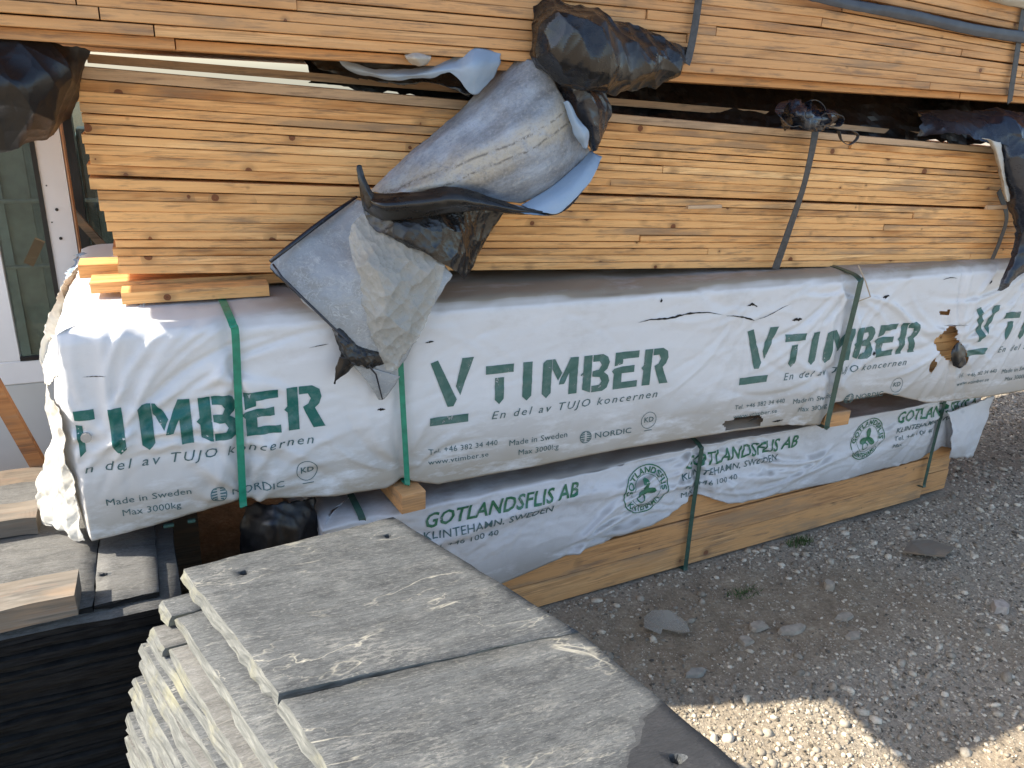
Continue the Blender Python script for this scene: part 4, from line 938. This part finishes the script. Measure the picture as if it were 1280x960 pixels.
rough_beam(-.19, .0, .45, 1.3, .0, .455, 'added dark block shading the ground under the rear left of the white pack', M_GREY, name='sun_blocker', seed=12, cat='shade block')  # added block, stops sun leaking onto the ground under the white pack
V, F, mi = sheet([[(305, 632, .06), (345, 630, .0), (395, 622, .05)], [(300, 665, .04), (345, 660, -.04), (398, 655, .03)], [(300, 705, .06), (345, 700, -.02), (400, 690, .04)]], 36, 30, .014, 14, .004, 31, rag=.006)
single('plastic_bag', V, F, [M_BLACKC, M_BLACKC], 'black crumpled plastic bag under the white pack beside the lower pack', 'plastic bag', smooth=True, mi=mi)

# ------------------------------------------------------------------ plastic on the middle bundle
tp = thing('torn_tarp', 'grey and black torn tarp hanging down over the open board bundle and white pack', 'tarp', (.5, -.05, .75))
def sp(name, rows, mats, label=None, parent=tp, flat=False, **k):
    V, F, mi = sheet(rows, **k); return part(name, V, F, mats, parent, not flat, mi, label)
sp('rolled_sheet', [
 [(630, 82, .10), (652, 73, .04), (682, 86, .0), (706, 126, -.012), (724, 162, .01), (737, 190, .05)],
 [(598, 113, .10), (624, 110, .03), (655, 133, -.03), (681, 168, -.052), (698, 200, -.03), (708, 224, .01)],
 [(560, 150, .10), (584, 152, .04), (611, 172, -.03), (631, 202, -.056), (646, 230, -.04), (654, 252, -.005)],
 [(519, 186, .10), (536, 189, .05), (557, 200, .0), (577, 216, -.03), (590, 230, -.035), (600, 243, -.015)],
 [(480, 222, .10), (490, 223, .07), (506, 227, .04), (526, 231, .0), (545, 234, -.015), (565, 236, -.015)],
 [(462, 240, .10), (468, 240, .08), (476, 241, .06), (490, 241, .04), (505, 241, .02), (520, 241, .01)]], [M_ROLL, M_BLACK], 'dusty grey rolled part with beige dirt streaks', nu=100, nv=110, nk=4, cr=.0040, freq=12, fine=.0008, seed=2, rag=.002, relief=lambda P: .0035*vn(np.stack([(P@np.array([-.41, 0, .91]))*38+P[:, 1]*20, (P@np.array([-.91, 0, -.41]))*3.5, 0*P[:, 0]], 1), 77))
sp('folded_edge', [[(560, 234, -.005), (610, 244, -.012), (655, 258, -.018), (700, 250, .0), (742, 198, .04)], [(560, 237, -.035), (612, 250, -.045), (660, 264, -.05), (704, 262, -.03), (750, 202, .0)], [(556, 240, -.05), (612, 256, -.06), (662, 268, -.065), (702, 265, -.05), (738, 228, -.02)]], [M_BLUE, M_BLACK], 'light blue grey underside folded over', nu=50, nv=20, cr=.003, freq=14, seed=4, rag=.002)
sp('underside_fold', [[(652, 256, -.02), (690, 232, -.01), (722, 206, .01), (738, 188, .03)], [(665, 262, -.05), (704, 243, -.045), (730, 215, -.02), (744, 192, .01)], [(680, 266, -.06), (702, 264, -.06), (738, 226, -.03), (752, 196, .0)]], [M_BLUE, M_BLACK], nu=36, nv=20, cr=.0025, freq=12, seed=7, rag=.001)
sp('black_lip', [[(449, 226, .03), (470, 241, -.01), (520, 240, -.03), (566, 234, -.05), (612, 246, -.055), (652, 259, -.055), (701, 263, -.045)],
 [(450, 244, .02), (474, 256, -.05), (520, 254, -.065), (566, 250, -.075), (612, 257, -.07), (655, 264, -.065), (703, 265, -.05)],
 [(456, 264, .03), (484, 276, -.03), (525, 272, -.04), (568, 266, -.05), (612, 264, -.05), (652, 268, -.05), (700, 267, -.045)]], [M_BLACK, M_BLACK], 'black lip below the rolled sheet', nu=90, nv=26, cr=.004, freq=12, fine=.001, seed=8, rag=.0015)
sp('black_flap', [[(452, 248, .04), (500, 256, .0), (560, 258, .0), (630, 262, .07)], [(460, 278, .02), (510, 284, -.04), (560, 288, -.03), (612, 292, .07)], [(478, 292, -.01), (522, 306, -.05), (562, 314, -.03), (595, 318, .07)], [(500, 300, -.01), (535, 320, -.045), (560, 334, -.03), (577, 349, .03)]], [M_BLACK, M_BLACK], 'crinkled black flap', flat=True, nu=90, nv=76, nk=3, cr=.014, freq=16, fine=.002, seed=9, rag=.002)
sp('torn_strip', [[(446, 207, -.01), (449, 206, -.01), (452, 207, -.01)], [(447, 222, -.015), (452, 220, -.018), (457, 224, -.015)], [(452, 240, -.02), (460, 240, -.03), (468, 244, -.02)], [(460, 262, -.02), (468, 258, -.03), (480, 262, -.02)]], [M_BLACK, M_BLACK], nu=14, nv=30, cr=.003, freq=30, seed=10, rag=.002)
sp('grey_flap', [[(442, 250, .13), (470, 257, .08), (503, 285, .04), (540, 315, .0), (566, 344, -.02)], [(404, 278, .10), (435, 300, .06), (472, 322, .0), (512, 346, -.03), (552, 366, -.03)], [(369, 304, .07), (402, 330, .03), (440, 358, -.01), (482, 384, -.03), (530, 402, -.03)], [(339, 328, .05), (366, 358, .01), (410, 398, -.02), (455, 430, -.03), (507, 450, -.03)], [(345, 340, .03), (374, 370, .0), (415, 410, -.02), (450, 445, -.03), (484, 472, -.03)]], [M_FLAP, M_BLACK], 'grey dusty lower flap', nu=90, nv=90, nk=3, cr=.008, freq=11, fine=.0009, seed=11, rag=.002)
V, F = tube([at(446, 246, .12), at(420, 264, .10), at(390, 286, .075), at(362, 308, .05), at(338, 327, .03)], [.003, .005, .0055, .005, .004], 10); part('rolled_edge', V, F, M_NAVY, tp, True)
V, F = tube([at(341, 330, .02), at(352, 346, .005), at(378, 372, -.015), at(405, 398, -.03), at(440, 432, -.04), at(470, 468, -.04), at(478, 499, -.03)], [.0022, .0026, .003, .003, .0026, .002, .0015], 8); part('rolled_edge', V, F, M_NAVY, tp, True)
sp('cloudy_film', [[(452, 268, .03), (480, 278, .0), (515, 296, -.02), (556, 330, -.03)], [(436, 300, .02), (470, 310, -.02), (515, 330, -.04), (552, 352, -.04)], [(448, 345, -.02), (478, 350, -.05), (512, 365, -.05), (542, 380, -.045)], [(452, 390, -.03), (480, 396, -.055), (508, 408, -.055), (528, 412, -.045)], [(466, 424, -.04), (486, 428, -.055), (506, 436, -.055), (518, 430, -.045)], [(482, 462, -.04), (490, 464, -.05), (500, 462, -.05), (508, 446, -.045)]], [M_CLEAR, M_CLEAR], 'crinkled cloudy clear film', nu=110, nv=150, nk=3, cr=.019, freq=17, fine=.0028, seed=12, rag=.004, flat=True)
sp('pale_corner', [[(440, 456, -.03), (470, 462, -.032), (500, 470, -.03)], [(458, 476, -.028), (474, 480, -.03), (492, 484, -.028)], [(474, 500, -.02), (477, 500, -.02), (480, 499, -.02)]], [M_FLAP, M_BLACK], nu=20, nv=20, cr=.002, freq=20, seed=13, rag=.001)
sp('black_scrap', [[(415, 410, -.02), (424, 409, -.022), (433, 412, -.02)], [(419, 425, -.03), (434, 424, -.04), (449, 432, -.03)], [(424, 440, -.03), (440, 440, -.05), (470, 438, -.035)], [(428, 452, -.03), (446, 452, -.05), (484, 452, -.035)], [(440, 456, -.03), (452, 456, -.045), (470, 459, -.03)]], [M_BLACK, M_BLACK], 'black torn scrap', flat=True, nk=3, nu=40, nv=44, cr=.010, freq=24, fine=.003, seed=14, rag=.007)
sp('black_scrap', [[(424, 446, -.035), (434, 448, -.04), (446, 452, -.035)], [(420, 460, -.03), (428, 461, -.036), (436, 463, -.03)], [(417, 478, -.025), (419, 478, -.026), (421, 476, -.025)]], [M_BLACK, M_BLACK], nu=14, nv=20, cr=.003, freq=30, seed=15, rag=.003)
# black bag bulging out of the gap, part of the same torn cover
sp('black_bulge', [[(666, 6, .02), (692, -4, .0), (722, 1, -.01), (762, 18, -.01), (812, 42, -.01), (866, 60, .0)],
 [(661, 38, .0), (690, 34, -.06), (728, 36, -.08), (772, 52, -.08), (822, 66, -.06), (864, 74, -.02)],
 [(667, 70, .0), (696, 72, -.07), (738, 78, -.10), (780, 88, -.09), (822, 90, -.06), (855, 88, -.02)],
 [(688, 88, .02), (714, 98, -.02), (745, 108, -.04), (772, 116, -.04), (798, 112, -.02), (832, 98, .0)]], [M_BLACK, M_BLACK], 'crumpled black bulge', flat=True, nu=110, nv=74, nk=3, cr=.030, freq=11, fine=.003, seed=16, rag=.003)
sp('dark_blue_lobe', [[(690, 88, .03), (718, 94, .0), (752, 104, .03)], [(700, 110, .02), (732, 112, -.03), (766, 136, .03)], [(710, 132, .01), (738, 138, -.03), (764, 152, .03)], [(724, 158, .02), (742, 162, -.02), (756, 172, .03)], [(738, 190, .03), (744, 188, .01), (748, 186, .03)]], [M_NAVY, M_BLACK], 'dark blue black lobe right of the rolled sheet', flat=True, nu=56, nv=66, nk=3, cr=.014, freq=16, fine=.002, seed=17, rag=.002)
sp('pale_fold', [[(704, 128, -.025), (710, 126, -.035), (716, 134, -.03)], [(712, 150, -.03), (719, 150, -.04), (727, 154, -.03)], [(719, 170, -.03), (728, 168, -.04), (737, 164, -.03)], [(729, 186, -.02), (733, 186, -.025), (736, 180, -.02)]], [M_BLUE, M_BLUE], nu=16, nv=30, cr=.003, freq=26, seed=18, rag=.002)
sp('blue_strip', [[(420, 72, .16), (470, 86, .12), (520, 84, .09), (562, 72, .06), (594, 61, .03), (626, 66, .03)], [(430, 84, .15), (478, 94, .10), (525, 92, .06), (566, 84, .03), (594, 84, .0), (625, 80, .02)], [(446, 92, .15), (490, 100, .10), (536, 97, .06), (566, 92, .03), (592, 119, .02), (618, 98, .03)]], [M_BLUE, M_BLACK], 'light blue grey strip of film in the gap', nu=80, nv=26, cr=.005, freq=14, fine=.001, seed=19, rag=.002)
sp('dark_lining', [[(392, 74, .22), (440, 66, .20), (500, 62, .15), (560, 60, .12)], [(400, 86, .20), (450, 84, .18), (505, 84, .14), (570, 84, .10)], [(430, 96, .18), (480, 102, .14), (545, 106, .10), (592, 122, .06)]], [M_BLACK, M_BLACK], nu=50, nv=24, cr=.014, freq=16, fine=.006, seed=20, rag=.010)
V, F, mi = sheet([[(508, 66, .05), (522, 65, .04), (538, 67, .05)], [(507, 73, .03), (520, 72, .0), (538, 73, .03)], [(516, 82, .05), (526, 83, .03), (533, 80, .05)]], 16, 14, .003, 30, seed=21, thick=.006)
single('white_scrap', V, F, [M_WRAPTORN, M_WRAPTORN], 'small white plastic scrap in the gap beside the light blue strip', 'plastic scrap', smooth=True, mi=mi)

def cover(name, rows, mats, label, cat='plastic sheet', **k):
    V, F, mi = sheet(rows, **k); return single(name, V, F, mats, label, cat, None, False, mi)
rt = thing('black_plastic_cover', 'dark torn plastic cover draped over the right end of the open bundle', 'plastic sheet', (2.5, .0, .95))
sp('draped_sheet', [[(1146, 136, .14), (1190, 138, .10), (1240, 138, .06), (1290, 142, .03), (1330, 146, .02)], [(1154, 150, .10), (1195, 152, .05), (1245, 152, .0), (1290, 158, -.03), (1335, 160, -.04)], [(1147, 171, .10), (1192, 167, .03), (1240, 178, -.02), (1290, 185, -.05), (1335, 190, -.06)]], [M_NAVY, M_BLACK], parent=rt, flat=True, nu=140, nv=50, nk=3, cr=.018, freq=10, fine=.002, seed=23, rag=.006)
sp('hanging_tail', [[(1236, 172, .0), (1262, 170, -.03), (1300, 176, -.06), (1340, 180, -.06)], [(1246, 205, .0), (1265, 208, -.05), (1300, 215, -.08), (1340, 220, -.08)], [(1257, 252, -.01), (1272, 255, -.05), (1300, 262, -.08), (1340, 262, -.08)], [(1268, 285, -.02), (1280, 292, -.05), (1302, 300, -.07), (1330, 310, -.07)], [(1262, 322, -.03), (1270, 325, -.05), (1280, 330, -.06), (1296, 330, -.06)], [(1247, 364, -.04), (1254, 362, -.05), (1262, 352, -.05), (1270, 346, -.05)]], [M_NAVY, M_WRAPTORN], parent=rt, flat=True, nu=70, nv=140, nk=3, cr=.018, freq=9, fine=.002, seed=24, rag=.006)
sp('grey_lining', [[(1228, 173, -.02), (1240, 175, -.03), (1251, 178, -.03)], [(1238, 182, -.01), (1244, 184, -.03), (1252, 186, -.03)], [(1247, 210, .0), (1251, 212, -.03), (1256, 214, -.03)], [(1256, 250, -.01), (1259, 252, -.03), (1263, 252, -.03)]], [M_WRAPTORN, M_WRAPTORN], parent=rt, nu=12, nv=40, cr=.004, freq=22, seed=25, rag=.003)
# black plastic hanging at the upper left
cover('black_plastic_cover', [[(-330, 20, .12), (-120, 40, .10), (0, 50, .09), (60, 55, .10), (112, 62, .14)], [(-330, 90, .10), (-120, 110, .04), (0, 105, .02), (62, 100, .05), (106, 96, .16)], [(-330, 150, .12), (-120, 165, .06), (0, 155, .05), (55, 145, .07), (100, 128, .20)], [(-330, 185, .14), (-120, 205, .08), (5, 193, .08), (40, 180, .10), (92, 152, .22)]], [M_BLACKC, M_BLACKC], 'black crumpled plastic hanging under the upper bundle at the left frame edge', nu=160, nv=80, nk=3, cr=.022, freq=8, fine=.003, seed=26, rag=.003)

cover('black_plastic_cover', [[(372, 50, .34), (700, 76, .34), (1000, 104, .30), (1330, 118, .26)], [(380, 82, .30), (700, 110, .30), (1000, 135, .25), (1330, 150, .20)], [(392, 106, .30), (700, 142, .26), (1000, 170, .20), (1330, 184, .16)]], [M_BLACKC, M_BLACKC], 'black sheet added to darken the gap on top of the open bundle, behind the knot', nu=160, nv=16, cr=.022, freq=9, fine=.006, seed=33, rag=.010)  # added sheet, stands in for the shade deep inside the gap
# ------------------------------------------------------------------ grey straps and knot
gs = thing('lashing_strap', 'black lashing strap knotted on top of the open bundle and running down its boards', 'strap', (1.6, .05, .93))
kx = 1012
V, F = band([at(1018, 150, .07), at(1018, 170, .055), at(1005, 230, .055), at(985, 290, .06), at(969, 336, .065)], .026, .0015, (0, -1, 0), 8, [.0, .15, .3, .15, 0]); part('strap_band', V, F, M_GSTRAP, gs)
V, F, mi = sheet([[(976, 130, .06), (995, 126, .03), (1015, 132, .03), (1038, 136, .06)], [(975, 145, .05), (995, 142, -.02), (1018, 146, -.02), (1042, 146, .05)], [(980, 160, .06), (1000, 160, .0), (1020, 163, .0), (1036, 162, .06)]], 36, 26, .020, 22, .008, 27, rag=.008); part('knot', V, F, [M_NAVY, M_BLACK], gs, True, mi)
def loop(pts, y, wd, tw=None):
    V, F = band([at(a, b, y+c_) for a, b, c_ in pts], wd, .0015, (0, 0, 1), 6, tw); return V, F
for pts in ([(1008, 150, 0), (985, 128, .0), (974, 140, -.02), (985, 158, -.03), (1008, 152, -.02)], [(1012, 150, 0), (1010, 130, .0), (1022, 126, -.02), (1030, 140, -.03), (1014, 152, -.02)], [(1010, 150, -.02), (1030, 142, -.02), (1050, 146, -.02), (1046, 158, -.02), (1020, 156, -.02)]):
    V, F = loop(pts, .03, .022); part('knot_loop', V, F, M_NAVY, gs)
V, F = loop([(1028, 156, 0), (1048, 162, .0), (1066, 164, -.01), (1072, 172, -.01), (1062, 181, -.01), (1052, 176, .0), (1048, 164, .0)], .02, .010); part('knot_loop', V, F, M_GSTRAP, gs)
def strap_thing(name, pts, wd, label, mat=M_GSTRAP, tw=None, th=.0015):
    V, F = band([at(*p) for p in pts], wd, th, (0, -1, 0), 8, tw); return single(name, V, F, mat, label, 'strap', 'dark straps on the board bundles')
strap_thing('strap', [(878, -40, -.006), (873, 0, -.004), (868, 35, -.004), (862, 66, -.006), (858, 80, -.01)], .019, 'grey strap hanging down the upper bundle to the black plastic bulge')
strap_thing('strap', [(1290, -30, -.020), (1280, 10, -.020), (1272, 60, -.018), (1263, 118, -.016), (1262, 128, -.012)], .020, 'dark strap round the upper bundle at the right frame edge')
strap_thing('strap', [(1248, 238, .03), (1258, 270, .03), (1250, 300, .03), (1240, 324, .035)], .020, 'dark strap end low at the right end of the open bundle', tw=[.1, .2, .1, .1])
V, F, mi = sheet([[(985, -22, -.02), (1060, -2, -.02), (1140, 12, -.022), (1220, 30, -.024), (1330, 46, -.026)], [(985, -14, -.022), (1060, 6, -.022), (1140, 20, -.024), (1220, 38, -.026), (1330, 54, -.028)], [(985, -6, -.02), (1060, 12, -.02), (1140, 27, -.02), (1220, 45, -.022), (1330, 61, -.026)]], 70, 10, .003, 14, seed=29, rag=.001)
single('film_strip', V, F, [plain('grey_blue_film', (.055, .06, .07), .4), M_BLACK], 'narrow dark blue grey film strip between the two upper bundles', 'plastic sheet', smooth=True, mi=mi)
V, F = merge([tube([at(1140, 12, -.026), at(1180, 20, -.03), at(1225, 30, -.028)], .003, 6), tube([at(1180, 20, -.03), at(1190, 28, -.03), at(1225, 36, -.03)], .002, 6)])
# pale splinters
V, F = boxvf(at(858, 255, .09).x, at(900, 255, .09).x, .08, .09, at(880, 260, .09).z, at(880, 256, .09).z, .0005)
single('wood_splinter', V, F, M_PALE, 'pale wood splinter sticking out of the dark gap between the boards near the middle', 'splinter')
V, F = boxvf(at(1232, 255, .03).x, at(1256, 255, .03).x, .02, .03, at(1245, 261, .03).z, at(1245, 256, .03).z, .0005)
single('wood_splinter', V, F, M_PALE, 'pale wood splinter beside the hanging dark plastic at the right', 'splinter')
# pale corner of something on the topmost bundle
V, F, mi = sheet([[(1232, -14, -.03), (1260, -12, -.03), (1310, -8, -.03)], [(1234, -6, -.05), (1262, -2, -.05), (1310, 2, -.05)], [(1236, 2, -.03), (1262, 8, -.03), (1310, 14, -.03)]], 24, 12, .004, 20, seed=30)
single('white_scrap', V, F, [M_WRAPTORN, M_WRAPTORN], 'pale crumpled film at the top right corner of the frame', 'plastic scrap', smooth=True, mi=mi)

# ------------------------------------------------------------------ doors and glass behind, left
DY = .90
dr = thing('door_leaf', 'white door leaf with a tall glass pane standing behind the stacks at the left', 'door', (-.5, DY, 0))
gl, gr = at(2, 275, DY).x, at(68, 365, DY).x; gb = at(45, 450, DY).z
xo, xL = gr+.075, -1.15
gl2 = at(28, 453, DY).x; gl = gl2
for nm, (a, b, c_, d_, y0, y1, m_) in {'stile': (gr+.012, xo, gb-.0, 2.1, DY-.0, DY+.05, M_PVC)}.items():
    V, F = boxvf(a, b, y0, y1, c_, d_, .003); part(nm, V, F, m_, dr)
V, F = boxvf(gl-.09, gl-.004, DY, DY+.05, gb, 2.1, .003); part('stile', V, F, M_PVC, dr)
V, F = boxvf(gl-.09, xo, DY, DY+.05, gb-.07, gb, .003); part('rail', V, F, M_PVC, dr)
V, F = boxvf(xL, xo, DY+.004, DY+.046, .06, gb-.072, .003); part('lower_panel', V, F, M_PANEL, dr)
V, F = boxvf(xL, gl-.092, DY+.004, DY+.046, gb-.07, 2.1, .003); part('side_panel', V, F, M_PANEL, dr)
V, F = boxvf(gr, gr+.012, DY-.004, DY+.045, gb, 2.1, .001); part('gasket', V, F, M_JAMB, dr)
V, F = boxvf(gl-.004, gr, DY-.002, DY+.010, gb, gb+.012, .001); part('gasket', V, F, M_JAMB, dr)
V, F = boxvf(gl-.004, gr, DY+.018, DY+.024, gb+.002, 2.1, .001); part('pane', V, F, M_GLASS, dr)
for px, py in ((71, 262), (76, 298), (58, 232), (65, 278)):
    c_ = at(px, py, DY-.001); V, F = tube([(c_.x, DY-.002, c_.z), (c_.x, DY+.01, c_.z)], .0045 if px > 69 else .002, 8); part('screw_hole', V, F, M_JAMB, dr)
V, F = boxvf(xo+.002, xo+.006, DY, DY+.05, .1, 2.1, .001); part('edge_trim', V, F, plain('copper_trim', (.45, .25, .14), .5), dr)
# second unit: black jamb with glass to its right
d2 = thing('window_unit', 'dark framed glass unit seen in the slot between the white door and the boards', 'window', (.2, 1.15, 0))
jx = at(84, 250, 1.15).x; jr = at(104, 250, 1.15).x
V, F = boxvf(jx, jr, 1.15, 1.21, .0, 2.1, .003); part('jamb', V, F, M_JAMB, d2)
V, F = boxvf(jr, jr+1.2, 1.16, 1.20, .0, .55, .003); part('lower_panel', V, F, M_PANEL, d2)
V, F = boxvf(jr, jr+1.2, 1.175, 1.181, .552, 1.28, .001); part('pane', V, F, M_GLASS, d2)
V, F = boxvf(jr, jr+1.2, 1.155, 1.205, 1.282, 1.32, .003); part('rail', V, F, M_PVC, d2)
# pale slats and boxes stored behind the glass
st = thing('stored_slats', 'pale green grey slats stored behind the glass at the left', 'slats', (-.2, 1.8, 0))
mS = [plain('slat_a', (.34, .40, .38), .6), plain('slat_b', (.20, .25, .24), .6), plain('slat_c', (.30, .33, .29), .6), plain('slat_d', (.11, .13, .13), .6)]
x = -1.0; k = 0
while x < 1.2:
    w_ = random.uniform(.03, .10); V, F = boxvf(x, x+w_, 1.8+random.uniform(0, .02), 1.95, .02, random.uniform(1.05, 1.2), .003); part('slat', V, F, mS[k % 4], st); x += w_+.001; k += random.choice([1, 2, 3])
for z0, h_ in ((.90, .012), (.66, .010)):
    V, F = boxvf(-1.0, 1.2, 1.76, 1.79, z0, z0+h_, .002); part('crossbar', V, F, mS[2], st)
# brown stakes
def stick(a, b, wd, th, mat, label, name='wooden_stake'):
    a, b = Vector(a), Vector(b); t = (b-a).normalized(); s_ = t.cross(Vector((0, 1, 0))).normalized(); n_ = s_.cross(t)
    V = [p+s_*u*wd/2+n_*v*th/2 for p in (a, b) for u, v in ((-1, -1), (1, -1), (1, 1), (-1, 1))]
    F = [(0, 1, 5, 4), (1, 2, 6, 5), (2, 3, 7, 6), (3, 0, 4, 7), (3, 2, 1, 0), (4, 5, 6, 7)]
    single(name, V, F, mat, label, 'stake', 'leaning stakes at the left')
stick(at(-60, 390, .62), at(66, 612, .62), .036, .03, M_STAKE, 'brown wooden stake leaning in front of the pale door panel')
stick(at(84, 258, 1.05), at(142, 322, 1.05), .022, .02, M_GREY, 'thin dark stick leaning across the slot behind the boards')
stick(at(50, 300, 1.3), at(36, 330, 1.3), .03, .02, M_STAKE, 'short brown piece showing behind the glass pane')
# shed wall far behind, lit by the sky
for o in bpy.data.objects:
    if '_base' in o: del o['_base']
